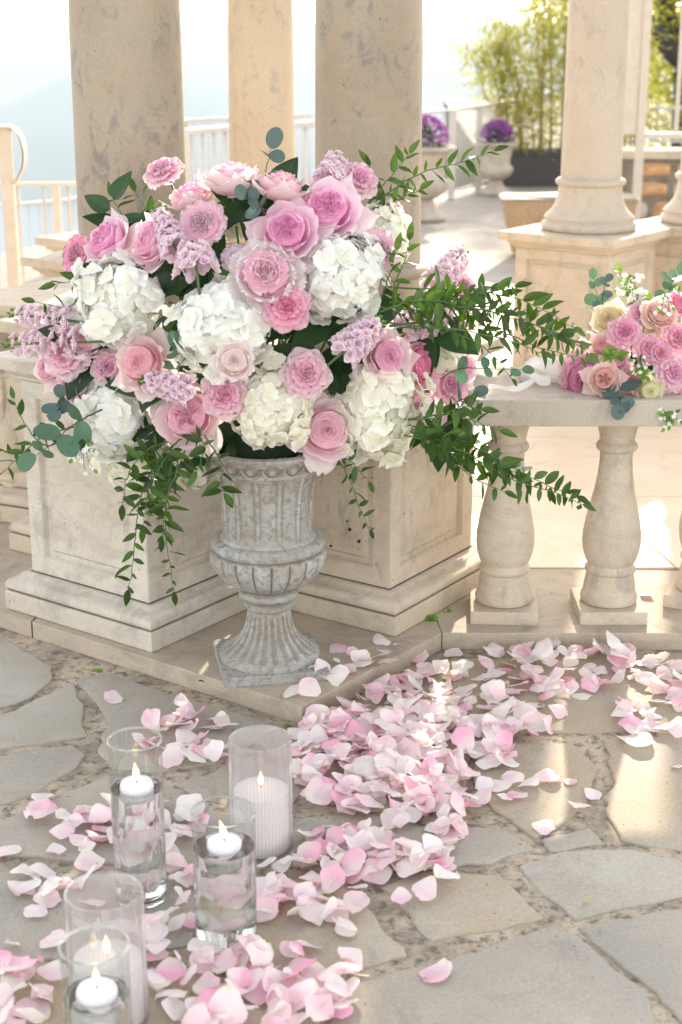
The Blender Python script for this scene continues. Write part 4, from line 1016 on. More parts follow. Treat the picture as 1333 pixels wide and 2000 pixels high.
# big dark leaves filling the gaps
def filler(px, py, label, n, seed, spreadpx=60, L=.10):
    r = random.Random(seed); p, _ = place(px, py, 1, .07); root = thing('leafy_stem', label, 'leaves', loc=p, group='dark leafy stems inside the arrangement')
    for k in range(n):
        a = k * 2.4 + r.random(); d = (CR * math.cos(a) + CU * math.sin(a) + CB * r.uniform(.1, .7)).normalized()
        o = d * .015 + Vector((r.uniform(-1, 1) * .03, r.uniform(0, .03), r.uniform(-1, 1) * .03))
        obj('leaf', DL[k % 3], root, M=orient_leaf(o, d, CB + Vector((r.uniform(-.6, .6), 0, r.uniform(-.3, .9))), L * r.uniform(.75, 1.15)))
    mb = MB(); mb.tube([(0, 0, 0), (UX - p.x) * .5 * CR + Vector((0, .03, -.05)), Vector((UX, UY + .02, .62)) - p], .003, 5); obj('stem', mb.mesh('stem', M['stem']), root)
filler(330, 590, 'dark leaves between the round white hydrangea and the central one', 9, 1)
filler(640, 640, 'dark leaves in the gap below the right white hydrangea', 9, 2)
filler(560, 662, 'dark leaf rosette in the deep gap below the vivid lisianthus', 10, 3, L=.07)
filler(320, 730, 'dark leaves beside the lilac stock and salmon rose', 8, 4)
filler(430, 855, 'dark leaves hanging over the left of the urn rim', 11, 5, L=.085)
filler(190, 690, 'dark leaves behind the left hydrangea', 8, 6)
filler(500, 400, 'dark leaves between the two top roses', 10, 7)
filler(620, 480, 'dark leaves behind the open lilac rose', 8, 8)
filler(820, 640, 'dark leaves at the root of the right ruscus arm', 9, 9)
filler(850, 830, 'dark leaves at the root of the lower right ruscus', 9, 10)
filler(330, 860, 'dark leaves at the root of the hanging ruscus', 9, 11)
filler(500, 700, 'dark leaves deep behind the palest bloom', 8, 12)
filler(700, 700, 'dark leaves deep behind the soft pink rose', 8, 13)
filler(240, 430, 'dark leaves behind the two left roses', 8, 14, L=.08)
filler(560, 880, 'dark leaves just above the urn rim', 9, 15, L=.06)
filler(470, 880, 'dark leaves spilling over the left of the urn rim', 10, 17, L=.07)
filler(520, 872, 'dark leaves behind the cream hydrangea at the rim', 10, 18, L=.07)
filler(400, 560, 'dark leaves behind the stock cluster', 8, 16)

# ruscus arms
def RU(label, pts, gap=.0125, L0=.036, L1=.056, seed=0, spread=.75, **k):
    gap *= 1.12; L0 *= .86; L1 *= .90
    P = [at(x, y, Y) for x, y, Y in pts]
    return branch('ruscus_branch', label, 'ruscus', 'ruscus branches in the arrangement', P, RL, gap, L0, L1, seed, spread=spread, **k)
# right arm reaching to the bouquet
RU('long ruscus branch of the right arm, its tip touching the white ribbon', [(760, 590, 3.25), (880, 590, 3.24), (1010, 625, 3.25), (1090, 650, 3.28), (1150, 690, 3.3)], .0105, seed=1)
RU('ruscus branch along the top of the right arm', [(760, 560, 3.24), (860, 565, 3.2), (950, 570, 3.2), (1040, 595, 3.22), (1120, 640, 3.25)], .011, seed=2)
RU('ruscus branch along the underside of the right arm', [(780, 640, 3.22), (880, 640, 3.2), (980, 650, 3.2), (1060, 680, 3.22), (1140, 700, 3.25)], .011, .028, .044, seed=3)
RU('short ruscus branch rising from the right arm with upright leaves', [(770, 600, 3.24), (860, 580, 3.2), (930, 575, 3.18), (1005, 560, 3.18)], .0105, seed=4)
RU('dense short ruscus branch at the root of the right arm', [(740, 610, 3.16), (800, 590, 3.12), (870, 590, 3.12), (930, 615, 3.14)], .009, .04, .062, seed=5)
RU('ruscus branch curling down from the right arm', [(800, 620, 3.2), (900, 655, 3.2), (960, 690, 3.22), (1000, 740, 3.24)], .020, .024, .036, seed=6)
RU('ruscus branch standing up behind the right hydrangea', [(770, 620, 3.2), (770, 560, 3.17), (790, 510, 3.16), (800, 470, 3.16)], .017, seed=7)
RU('ruscus branch rising beside the carnation', [(740, 600, 3.2), (760, 540, 3.15), (775, 490, 3.14)], .02, seed=8)
RU('thin ruscus branch in the middle of the right arm', [(850, 600, 3.2), (960, 600, 3.17), (1060, 640, 3.2), (1130, 668, 3.24)], .011, .03, .046, seed=31)
# upper right spray in front of the column
RU('ruscus branch pointing right across the column at the top', [(690, 430, 3.4), (760, 375, 3.38), (830, 335, 3.38), (900, 318, 3.4), (965, 295, 3.42)], .0125, .036, .052, seed=9)
RU('short ruscus branch beside the top right pink bloom', [(690, 430, 3.42), (730, 385, 3.4), (775, 330, 3.38), (800, 300, 3.38)], .014, .036, .052, seed=10)
RU('ruscus branch behind the top right pink bloom', [(700, 420, 3.44), (740, 370, 3.44), (720, 320, 3.44)], .014, .036, .052, seed=11)
RU('ruscus branch low against the column', [(700, 440, 3.4), (760, 400, 3.38), (820, 370, 3.36)], .011, .036, .055, seed=12)
# lower right arm
RU('longest ruscus branch of the lower right arm', [(800, 830, 3.2), (880, 850, 3.17), (960, 890, 3.15), (1040, 935, 3.15), (1125, 970, 3.16)], .0115, seed=13)
RU('ruscus branch above the lower right arm, against the grey rail', [(790, 820, 3.2), (870, 810, 3.16), (920, 820, 3.14), (975, 840, 3.13)], .0105, .04, .06, seed=14)
RU('ruscus branch in the middle of the lower right arm', [(800, 840, 3.2), (870, 870, 3.16), (950, 900, 3.14), (1010, 925, 3.14)], .0105, .038, .058, seed=15)
RU('ruscus branch drooping below the lower right arm', [(800, 840, 3.2), (860, 880, 3.17), (920, 930, 3.16), (985, 960, 3.16)], .013, .034, .05, seed=16)
RU('short dense ruscus branch at the root of the lower right arm', [(790, 850, 3.18), (830, 860, 3.14), (870, 880, 3.12), (900, 905, 3.12)], .009, .04, .06, seed=17)
RU('ruscus branch along the lower edge of the lower right arm', [(800, 835, 3.2), (900, 880, 3.14), (1000, 935, 3.13), (1080, 960, 3.14), (1138, 985, 3.15)], .012, .036, .052, seed=36)
RU('ruscus branch hugging the last pink lisianthus', [(790, 820, 3.2), (850, 815, 3.14), (900, 795, 3.12), (940, 800, 3.12)], .011, .040, .056, seed=37)
RU('ruscus branch filling the middle of the right arm root', [(740, 600, 3.18), (820, 605, 3.13), (900, 600, 3.13), (980, 610, 3.15)], .0105, .038, .056, seed=38)
RU('low ruscus branch under the stock at the right', [(760, 630, 3.2), (850, 640, 3.14), (930, 650, 3.14), (1000, 668, 3.16), (1060, 690, 3.18)], .0115, .03, .046, seed=39)
# hanging left bunch
RU('longest ruscus branch hanging in front of the left pedestal', [(350, 860, 3.16), (330, 940, 3.1), (325, 1040, 3.09), (340, 1155, 3.10)], .0125, .034, .05, seed=18, spread=.85)
RU('hanging ruscus branch ending in a bare curved tip', [(330, 870, 3.16), (290, 930, 3.1), (268, 1010, 3.08), (262, 1090, 3.08), (252, 1150, 3.08)], .016, .040, .058, seed=19, spread=.85)
RU('hanging ruscus branch in the middle of the left bunch', [(360, 850, 3.14), (310, 900, 3.08), (290, 960, 3.07), (280, 1030, 3.07)], .0085, .036, .052, seed=20, spread=.85)
RU('hanging ruscus branch at the left side of the bunch', [(330, 860, 3.14), (280, 885, 3.09), (250, 930, 3.08), (240, 985, 3.08)], .011, .038, .055, seed=21, spread=.85)
RU('hanging ruscus branch at the right side of the bunch', [(370, 850, 3.14), (350, 910, 3.09), (325, 980, 3.08), (318, 1050, 3.08)], .0095, .034, .05, seed=22, spread=.85)
RU('short ruscus branch falling from the dark leaves over the urn', [(400, 850, 3.1), (430, 900, 3.06), (433, 945, 3.05), (440, 965, 3.05)], .013, .044, .062, seed=23)
RU('ruscus sprig spreading right of the hanging bunch', [(370, 840, 3.12), (400, 870, 3.08), (385, 920, 3.07)], .010, .038, .056, seed=24)
RU('short ruscus branch with leaves at the front of the bunch', [(340, 870, 3.12), (320, 900, 3.06), (300, 935, 3.05)], .009, .038, .052, seed=25)
# small hanging sprig right of the urn
RU('thin sprig hanging right of the urn in front of the drilled pedestal', [(650, 880, 3.22), (680, 930, 3.18), (700, 985, 3.18), (722, 1035, 3.19)], .0125, .026, .038, seed=26)
RU('short sprig just right of the urn rim', [(650, 880, 3.22), (690, 905, 3.18), (720, 940, 3.18)], .016, .028, .042, seed=27)
# left outliers
RU('ruscus tips leaning left of the lilac rose', [(200, 560, 3.3), (160, 575, 3.28), (130, 600, 3.28), (70, 590, 3.3)], .03, .036, .05, seed=28)
RU('ruscus leaves pointing left under the deep pink carnation', [(210, 520, 3.3), (160, 545, 3.26), (110, 555, 3.25)], .014, .04, .055, seed=29)
RU('ruscus sprig standing behind the left roses', [(280, 450, 3.36), (240, 420, 3.36), (220, 385, 3.36)], .016, .038, .05, seed=30)
RU('ruscus sprig standing between the left rose and the solitary bloom', [(300, 440, 3.36), (285, 405, 3.36), (265, 375, 3.36)], .013, .04, .052, seed=32)
RU('thin ruscus sprig with curled leaves in front of the left pedestal edge', [(150, 850, 3.2), (90, 870, 3.17), (50, 830, 3.17), (28, 780, 3.18)], .022, .030, .042, seed=33)
RU('ruscus branch pointing down-left out of the frame', [(160, 830, 3.2), (90, 850, 3.17), (40, 890, 3.16), (-20, 950, 3.16)], .0125, .024, .04, seed=34)
RU('ruscus twigs at the left frame edge', [(60, 880, 3.2), (20, 885, 3.18), (-20, 865, 3.18)], .012, .024, .036, seed=35)
# eucalyptus
def EU(label, pts, leaves=EL, gap=.03, L0=.04, L1=.055, seed=0, **k):
    P = [at(x, y, Y) for x, y, Y in pts]
    return branch('eucalyptus_sprig', label, 'eucalyptus', 'eucalyptus sprigs in the arrangement', P, leaves, gap, L0, L1, seed, stemmat='wood_stem', alt=False, jit=.25, **k)
EU('round-leaved eucalyptus sprig hanging at the left in front of the pedestal', [(200, 800, 3.2), (150, 825, 3.15), (110, 860, 3.12), (70, 890, 3.12)], EL, .042, .050, .062, seed=1)
EU('blue-green eucalyptus with upright leaf above the top roses', [(515, 480, 3.3), (520, 400, 3.26), (518, 345, 3.25), (530, 290, 3.25)], EB, .055, .042, .056, seed=2)
EU('blue-green eucalyptus leaves lying between the two top roses', [(520, 420, 3.2), (505, 395, 3.14), (480, 385, 3.12)], EB, .03, .035, .045, seed=3)
EU('small eucalyptus sprig pointing right of the last pink lisianthus', [(860, 740, 3.3), (900, 720, 3.26), (960, 720, 3.24), (1020, 722, 3.24)], EL, .045, .026, .034, seed=4, r0=.0015)
EU('grey-green eucalyptus leaves under the far right lisianthus', [(870, 800, 3.24), (905, 780, 3.2), (925, 770, 3.2)], EB, .03, .034, .042, seed=5)
EU('eucalyptus leaves between the salmon rose and the central hydrangea', [(340, 760, 3.2), (350, 720, 3.14), (345, 680, 3.13)], EL, .035, .036, .046, seed=6)
EU('eucalyptus leaves beside the pale front rose and left hydrangea', [(130, 760, 3.25), (122, 780, 3.2), (115, 800, 3.18)], EB, .03, .036, .044, seed=7)
# white filler blossoms at the left
def whitefill(px, py, Y, label, n, seed, parent=None, spread=.035, s=.0055, mat='hyd'):
    r = random.Random(seed); p = at(px, py, Y)
    if parent is None: root = thing('white_filler_sprig', label, 'filler flower', loc=p, group='tiny white filler sprigs')
    else: root = bpy.data.objects.new('filler_sprig', None); COL.objects.link(root); root.location = p; root.parent = parent
    fm = floret_meshes(mat); mb = MB()
    for k in range(n):
        q = Vector((r.uniform(-1, 1), r.uniform(-1, 1) * .5, r.uniform(-1, 1))) * spread
        mb.tube([(0, .02, spread * .9), q * .6 + Vector((0, 0, .004)), q], .0007, 4)
        obj('blossom', fm[k % 4], root, M=Matrix.Translation(q) @ aim((CB + q * 20).normalized(), r.random() * 6) @ Matrix.Diagonal((s, s, s, 1)))
        if k % 3 == 0: obj('leaf', BL[0], root, M=orient_leaf(q, q + Vector((0, 0, -.004)), CB, .014))
    obj('stem', mb.mesh('stem', M['stem']), root)
whitefill(160, 890, 3.13, 'sprig of tiny white blossoms at the left beside the eucalyptus', 22, 3)

# ------------------------------------------------------------------ bouquet lying on the balustrade
bq_o = at(1235, 700, 3.68)
bouquet = thing('bridal_bouquet', 'pink and cream rose bouquet with white ribbon lying on the balustrade rail', 'bouquet', loc=(0, 0, 0))
def BF(kind, mat, px, py, rpx, fx, fy, Y, var=0, openk=1, name='rose'):
    p = at(px, py, Y); r = rpx * 1.12 * dep(p) / FPX
    t = {'rose': lambda: rose_t(mat, var, openk), 'lis': lambda: lis_t(mat, var), 'peo': lambda: peony_t(mat, var, openk), 'carn': lambda: carn_t(mat, var)}[kind]()
    build_flower(t, name, None, None, None, p, facing(fx, fy), r * .95, var * 1.3, False, bouquet)
BF('rose', 'rose_cream', 1190, 622, 34, -.4, .2, 3.66, 21, 0)
BF('lis', 'lis_mauve', 1220, 648, 34, -.1, .2, 3.60, 22, 1, 'lisianthus')
BF('rose', 'rose_blush', 1292, 610, 32, .1, .3, 3.62, 23, 0)
BF('rose', 'rose_cream', 1272, 648, 26, .2, .1, 3.63, 24, 0)
BF('lis', 'lis_mauve', 1268, 682, 32, .2, .1, 3.58, 25, 1, 'lisianthus')
BF('lis', 'lis_mauve', 1322, 662, 34, .3, .1, 3.60, 26, 1, 'lisianthus')
BF('rose', 'rose_blush', 1176, 672, 24, -.3, .2, 3.61, 27, 0)
BF('rose', 'rose_blush', 1181, 740, 31, -.1, .0, 3.53, 28, 1)
BF('peo', 'peony_mag', 1143, 742, 46, -.3, -.1, 3.59, 29, 1, 'peony')
BF('rose', 'rose_cream', 1270, 764, 27, .1, -.1, 3.53, 30, 0)
BF('rose', 'rose_vivid', 1232, 738, 26, .0, .0, 3.57, 31, 0)
BF('lis', 'lis_soft', 1315, 728, 38, .3, .0, 3.56, 32, 1, 'lisianthus')
BF('lis', 'lis_soft', 1322, 772, 28, .3, -.2, 3.57, 33, 1, 'lisianthus')
BF('rose', 'rose_vivid', 1330, 592, 26, .3, .4, 3.66, 34, 0)
BF('rose', 'rose_blush', 1122, 708, 28, -.5, .1, 3.64, 35, 0)
BF('rose', 'rose_salmon', 1135, 685, 24, -.4, .3, 3.68, 36, 0)
BF('lis', 'lis_soft', 1385, 700, 40, .5, .1, 3.64, 37, 1, 'lisianthus')
BF('rose', 'rose_cream', 1370, 640, 34, .5, .3, 3.68, 38, 0)
BF('lis', 'lis_soft', 1250, 612, 26, 0, .3, 3.66, 39, 1, 'lisianthus')
BF('rose', 'rose_pink', 1205, 700, 26, -.2, .1, 3.58, 40, 0)
BF('lis', 'lis_mauve', 1290, 690, 26, .2, 0, 3.57, 41, 1, 'lisianthus')
BF('lis', 'lis_soft', 1155, 705, 24, -.3, .2, 3.62, 42, 1, 'lisianthus')
def bbranch(pts, leaves, gap, L0, L1, seed, name='eucalyptus_sprig', **k):
    branch(name, None, None, None, [at(x, y, Y) for x, y, Y in pts], leaves, gap, L0, L1, seed, alt=False, parent=bouquet, **k)
bbranch([(1175, 690, 3.7), (1165, 640, 3.72), (1168, 590, 3.72), (1160, 545, 3.72)], EL, .034, .026, .034, 41)
bbranch([(1180, 640, 3.7), (1178, 580, 3.71), (1185, 550, 3.72)], EB, .03, .022, .03, 42)
bbranch([(1300, 660, 3.7), (1305, 600, 3.72), (1310, 560, 3.72), (1325, 535, 3.72)], EL, .028, .036, .046, 43)
bbranch([(1245, 680, 3.66), (1250, 630, 3.68), (1240, 590, 3.70)], EB, .022, .034, .044, 44)
bbranch([(1215, 740, 3.58), (1212, 770, 3.51), (1212, 790, 3.49)], EB, .024, .040, .050, 45)
bbranch([(1250, 670, 3.66), (1235, 600, 3.7), (1222, 560, 3.71), (1210, 530, 3.72)], BL, .016, .018, .026, 46, 'leafy_sprig')
bbranch([(1270, 660, 3.66), (1275, 610, 3.7), (1262, 580, 3.7)], BL, .014, .018, .026, 47, 'leafy_sprig')
bbranch([(1225, 700, 3.6), (1200, 690, 3.54), (1190, 690, 3.53)], BL, .010, .016, .026, 48, 'leafy_sprig')
bbranch([(1260, 700, 3.6), (1250, 720, 3.54), (1262, 735, 3.52)], BL, .010, .014, .022, 49, 'leafy_sprig')
bbranch([(1290, 780, 3.6), (1300, 805, 3.50), (1310, 820, 3.49)], BL, .014, .014, .022, 50, 'leafy_sprig')
whitefill(1232, 560, 3.69, None, 16, 5, bouquet, .030, .0075, 'hyd_cream')
whitefill(1250, 585, 3.69, None, 12, 6, bouquet, .025, .0070, 'hyd_cream')
whitefill(1305, 590, 3.58, None, 14, 7, bouquet, .03, .005)
whitefill(1255, 715, 3.53, None, 14, 8, bouquet, .026, .005)
whitefill(1310, 815, 3.50, None, 14, 9, bouquet, .026, .0055)
for k, (x0_, y0_) in enumerate([(1180, 700), (1240, 690), (1300, 690), (1280, 730), (1220, 720)]):
    r_ = random.Random(k); p_ = at(x0_, y0_, 3.68)
    for q in range(5):
        a_ = q * 1.3 + k; d_ = CR * math.cos(a_) + CU * math.sin(a_) * .7 + CB * .3
        obj('leaf', DL[q % 3], bouquet, M=orient_leaf(p_, d_, CB, .06))
# ribbon wrapped handle with two tails
rb = MB(); hp = [at(1120, 722, 3.68), at(1080, 722, 3.70), at(1050, 727, 3.71), at(1015, 735, 3.72)]
rb.tube(smoothcurve(hp, 10), [.028, .029, .031, .033, .034, .033, .031, .029, .026, .024, .022], 20)
obj('ribbon_wrap', rb.mesh('ribbon_wrap', M['ribbon']), bouquet)
def ribbon(pts, wd, ph, up=Vector((0, .5, .5))):
    P = smoothcurve(pts, 24); mb = MB()
    mb.grid(lambda u, v: P[int(v * 24)] + up.normalized() * ((u - .5) * wd * (1 - .2 * v)) + Vector((0, 0, .004 * math.sin(v * 9 + u * 5 + ph))), 6, 25, attr=(None, 0)); return mb.mesh('ribbon_tail', M['ribbon'])
obj('ribbon_tail', ribbon([at(1060, 735, 3.64), at(1030, 752, 3.60), at(995, 757, 3.585), at(955, 758, 3.57)], .018, 0), bouquet)
obj('ribbon_tail', ribbon([at(1060, 722, 3.72), at(1030, 735, 3.70), at(1005, 735, 3.72), at(985, 722, 3.78)], .020, 1.5), bouquet)
obj('ribbon_loop', ribbon([at(1070, 725, 3.66), at(1045, 705, 3.66), at(1025, 720, 3.65), at(1050, 742, 3.62), at(1075, 740, 3.62)], .03, 2.5), bouquet)
# ------------------------------------------------------------------ candles and glasses
GSEG = 64
def vase(x, y, r, hgt, label, ribbed=False, base=.014):
    t = thing('ribbed_glass_cylinder' if ribbed else 'glass_cylinder', label, 'glass vase', (x, y, .006), group='ribbed candle glasses' if ribbed else 'clear glass cylinders')
    mb = MB(); th = .0032 if ribbed else .0022
    if ribbed:
        md = lambda an, q, z: 1 + (.05 * abs(math.cos(an * 26)) if q > r - .0005 else 0)
        mb.lathe([(r - th, .004), (r - th, hgt * .5), (r - th, hgt - .002), (r - th / 2, hgt), (r - .0004, hgt - .001), (r, hgt - .004), (r, hgt * .5), (r, .0)][::-1], 416, md, cap=False)
        wall = obj('glass_wall', mb.mesh('glass_wall', M['rib_glass'], sharp=R(60)), t)
        # close the wall section at its foot
        b2 = MB(); b2.lathe([(r - .001, 0), (r, .002), (r - .001, .0035), (r - th, .0038)], 96); obj('glass_base', b2.mesh('glass_base', M['solid_glass'], sharp=R(25)), t)
    else:
        mb.lathe([(r, base * .5), (r, hgt * .5), (r, hgt)], GSEG, cap=False)
        obj('glass_wall', mb.mesh('glass_wall', M['glass']), t)
        rim = MB(); rim.grid(lambda u, v: ((r + .0021 * math.cos(v * 6.2832)) * math.cos(u * 6.2832), (r + .0021 * math.cos(v * 6.2832)) * math.sin(u * 6.2832), hgt + .0021 * math.sin(v * 6.2832)), GSEG, 8, cu=True, cv=True)
        obj('glass_rim', rim.mesh('glass_rim', M['solid_glass']), t)
        b2 = MB(); b2.lathe([(r - .004, 0), (r - .0006, .003), (r - .0003, base - .002), (r - .004, base), (r * .5, base - .003), (.002, base - .004)], GSEG); obj('glass_base', b2.mesh('glass_base', M['solid_glass'], sharp=R(25)), t)
    return t
def flame_obj(t, z, s=1.0, lean=.0):
    wk = MB(); wk.tube([(0, 0, z), (.0006, 0, z + .005), (.0016, 0, z + .009)], .0009, 6); obj('wick', wk.mesh('wick', M['wick']), t)
    fl = MB(); fl.grid(lambda u, v: (.0052 * s * math.sin(min(1, v * 1.02) ** .75 * math.pi) ** .9 * math.cos(u * 6.2832) * (1 - .45 * v) + lean * v * v * .008, .0052 * s * math.sin(min(1, v * 1.02) ** .75 * math.pi) ** .9 * math.sin(u * 6.2832) * (1 - .45 * v), z + .006 + .026 * s * v), 12, 12, cu=True)
    obj('flame', fl.mesh('flame', M['flame']), t)
def floating_candle(x, y, z, r, label, lean=0):
    t = thing('floating_candle', label, 'candle', (x, y, z), group='white floating candles')
    mb = MB(); mb.lathe([(.004, -.018), (r * .72, -.016), (r * .95, -.006), (r, .003), (r * .985, .008), (r * .93, .012), (r * .80, .0138), (r * .4, .0115), (.001, .011)], 40)
    obj('wax', mb.mesh('wax', M['wax']), t); flame_obj(t, .0105, 1.1 + .35 * rnd.random(), lean + rnd.uniform(-.3, .3)); return t
def water(t, r, z0, z1):
    mb = MB(); q = r - .0012
    mb.lathe([(q - .002, z0), (q, z0 + .001), (q, z1), (q - .0015, z1 - .0008), (q - .006, z1 - .0014), (.001, z1 - .0015)], GSEG); obj('water', mb.mesh('water', M['water'], sharp=R(25)), t)
def radius(px_w, p): return px_w / 2 * dep(p) / FPX
# --- petal meshes shared by everything fallen
def fallen_meshes(n=16):
    res = []
    for q in range(n):
        r = random.Random(q * 3 + 9); cup = r.uniform(.04, .42); curl = r.uniform(-.3, .9) ; tw = r.uniform(-.5, .5); W = r.uniform(.40, .56); ph = r.random() * 6; heart = r.uniform(0, .10); sk = r.uniform(-.15, .15); fold = r.choice([0, 0, 0, .5, -.5])
        mb = MB()
        def fn(u, v):
            s = u * 2 - 1; t = v; y = t * (1 - heart * (1 - abs(s)) ** 2 * t - .10 * s * s)
            w = W * (.20 + .80 * min(1, t / .6) ** .75) * math.sqrt(max(0, 1 - max(0, (t - .55) / .45) ** 2.5 * .93))
            x = s * w; z = cup * (x * x * 1.5 + (y - .45) ** 2 * .9) + curl * .35 * max(0, t - .62) ** 1.5 * (1 + s * .6) * 2 + .035 * math.sin(x * 11 + ph) * t * t + .03 * noise.noise(Vector((x * 3.5, y * 3.5, ph))) + tw * .34 * x * (y - .5) - .13 * max(0, abs(s) - .55) * curl * 2
            z += .02 * math.sin(y * 8 + ph) + fold * max(0, s * math.copysign(1, fold)) ** 2 * .28
            return (x + sk * y * y, y - .5, z)
        mb.grid(fn, 11, 11); res.append(tuple(mb.mesh('petal', M['fallen_' + c_]) for c_ in ('white', 'pale', 'pink')))
    return res
FM3 = fallen_meshes(); FM = [m_[1] for m_ in FM3]
def fcol(r): return r.choices((0, 1, 2), (.34, .44, .22))[0]
FC = ('white', 'pale pink', 'pink')
def petal_verts(me): return [v.co.copy() for v in me.vertices]
FV = [petal_verts(m)[::3] for m in FM]
cells = {}
def drop(x, y, s, r, base=None, maxh=.05, flat=False, mi=None):
    k = mi if mi is not None else r.randrange(len(FM)); flip = r.random() < .42
    tilt = .20 if flat else .40
    E = Matrix.Rotation(r.random() * 6.283, 3, 'Z') @ Matrix.Rotation(r.gauss(0, tilt) + (math.pi if flip else 0), 3, 'X') @ Matrix.Rotation(r.gauss(0, tilt * .8), 3, 'Y')
    E = E * s
    lo = min((E @ v).z for v in FV[k])
    b0 = (.0065 if base is None else base)
    ci = (round(x / .035), round(y / .035)); hgt = 0
    for dx in (-1, 0, 1):
        for dy in (-1, 0, 1):
            q = cells.get((ci[0] + dx, ci[1] + dy), 0); hgt = max(hgt, q * (1 if (dx == 0 and dy == 0) else .55))
    cells[ci] = min(maxh, max(cells.get(ci, 0), hgt) + .0055)
    z = b0 + min(hgt, maxh) - lo * .92
    return k, Matrix.Translation((x, y, z)) @ E.to_4x4()
V3 = []
def clear_candle(rim, wr, base_px, surf_y, label_v, label_c, cr_px, n_pet, seed, Y=None, hgt=None, lean=0):
    if base_px: p = gz(base_px[0], base_px[1], .006); 
    else:
        p = gz(rim[0], rim[1], hgt); p = Vector((p.x, p.y, .006))
    top = at(rim[0], rim[1], p.y); h_ = (top.z - .006) if hgt is None else hgt - .006
    r = radius(wr, Vector((p.x, p.y, h_))); t = vase(p.x, p.y, r, h_, label_v)
    zs = at(rim[0], surf_y, p.y).z; water(t, r, .0125, zs - .006)
    floating_candle(p.x, p.y + .002, zs - .003, radius(cr_px, Vector((p.x, p.y, zs))), label_c, lean)
    rr = random.Random(seed)
    for k in range(n_pet):
        a = rr.random() * 6.28; q = r * .45; s = rr.uniform(.040, .052)
        vertical = k < n_pet * .6
        if vertical:
            yaw = rr.random() * 6.28; E = Matrix.Rotation(yaw, 3, 'Z') @ Matrix.Rotation(R(90) + rr.gauss(0, .3), 3, 'X') @ Matrix.Rotation(rr.uniform(-.6, .6), 3, 'Y')
            pos = Vector((p.x + math.cos(a) * r * .35, p.y + math.sin(a) * r * .35, .045 + rr.random() * max(.01, zs * .40)))
        else:
            E = Matrix.Rotation(rr.random() * 6.28, 3, 'Z') @ Matrix.Rotation(rr.gauss(0, .25), 3, 'X'); pos = Vector((p.x + math.cos(a) * r * .15, p.y + math.sin(a) * r * .15, .034 + .012 * rr.random()))
        m_ = rr.randrange(len(FM)); E = E * s
        # keep the whole petal inside the glass
        for _ in range(12):
            far = max(((E @ v).xy + pos.xy - Vector((p.x, p.y))).length for v in FV[m_])
            if far < r - .004: break
            E = E * .93; pos.x += (p.x - pos.x) * .3; pos.y += (p.y - pos.y) * .3
        lo = min((E @ v).z for v in FV[m_]); pos.z = max(pos.z, .021 - lo)
        tag(obj('rose_petal', FM[m_], M=Matrix.Translation(pos) @ E.to_4x4()), 'rose petal sunk in the water of the ' + label_v.split(' glass')[0] + ' glass', 'petal', 'petals sunk in ' + label_v.split(' glass')[0] + ' glass')
    V3.append((p.x, p.y, r)); return p, r, h_
A = clear_candle((261, 1444), 104, (277, 1752), 1538, 'tallest clear glass cylinder, farthest left behind, full of petals', 'floating candle in the rear left clear cylinder', 66, 12, 1)
B = clear_candle((434, 1586), 124, (443, 1838), 1652, 'middle clear glass cylinder in front of the sand candle', 'floating candle in the middle clear cylinder, flame leaning left', 68, 8, 2, lean=-.6)
C_ = clear_candle((184, 1845), 134, None, 1942, 'front clear glass cylinder cut by the bottom edge', 'floating candle nearest to us at the bottom left', 82, 5, 3, hgt=B[2] + .006)
# ribbed ones
pR = gz(512, 1655, .006); hR = at(510, 1440, pR.y).z - .006; rR = radius(119, Vector((pR.x, pR.y, hR)))
tR = vase(pR.x, pR.y, rR, hR, 'tall ribbed glass filled with white candle sand beside the petal heap', True); V3.append((pR.x, pR.y, rR))
zsand = at(512, 1540, pR.y).z - .006
sa = thing('sand_candle', 'white sand candle burning inside the rear ribbed glass', 'candle', (pR.x, pR.y, .006), group='candles in ribbed glasses')
mb = MB(); q = rR - .0042; mb.lathe([(q - .001, .0045), (q, .006), (q, zsand - .003), (q - .003, zsand), (q * .5, zsand + .002), (.002, zsand + .002)], 64); obj('wax', mb.mesh('wax', M['sand']), sa); flame_obj(sa, zsand + .001, 1.15)
pR2 = gz(203, 1746, hR); pR2 = Vector((pR2.x, pR2.y, .006)); rR2 = radius(148, Vector((pR2.x, pR2.y, hR)))
vase(pR2.x, pR2.y, rR2, hR, 'tall ribbed glass behind the nearest clear cylinder at the bottom left', True); V3.append((pR2.x, pR2.y, rR2))
z2 = at(205, 1870, pR2.y).z - .006
sa2 = thing('sand_candle', 'white candle burning inside the front ribbed glass at the bottom left', 'candle', (pR2.x, pR2.y, .006), group='candles in ribbed glasses')
mb = MB(); q = rR2 - .0042; mb.lathe([(q - .001, .0045), (q, .006), (q, z2 - .003), (q - .003, z2), (q * .5, z2 + .002), (.002, z2 + .002)], 64); obj('wax', mb.mesh('wax', M['sand']), sa2); flame_obj(sa2, z2 + .001, 1.3)

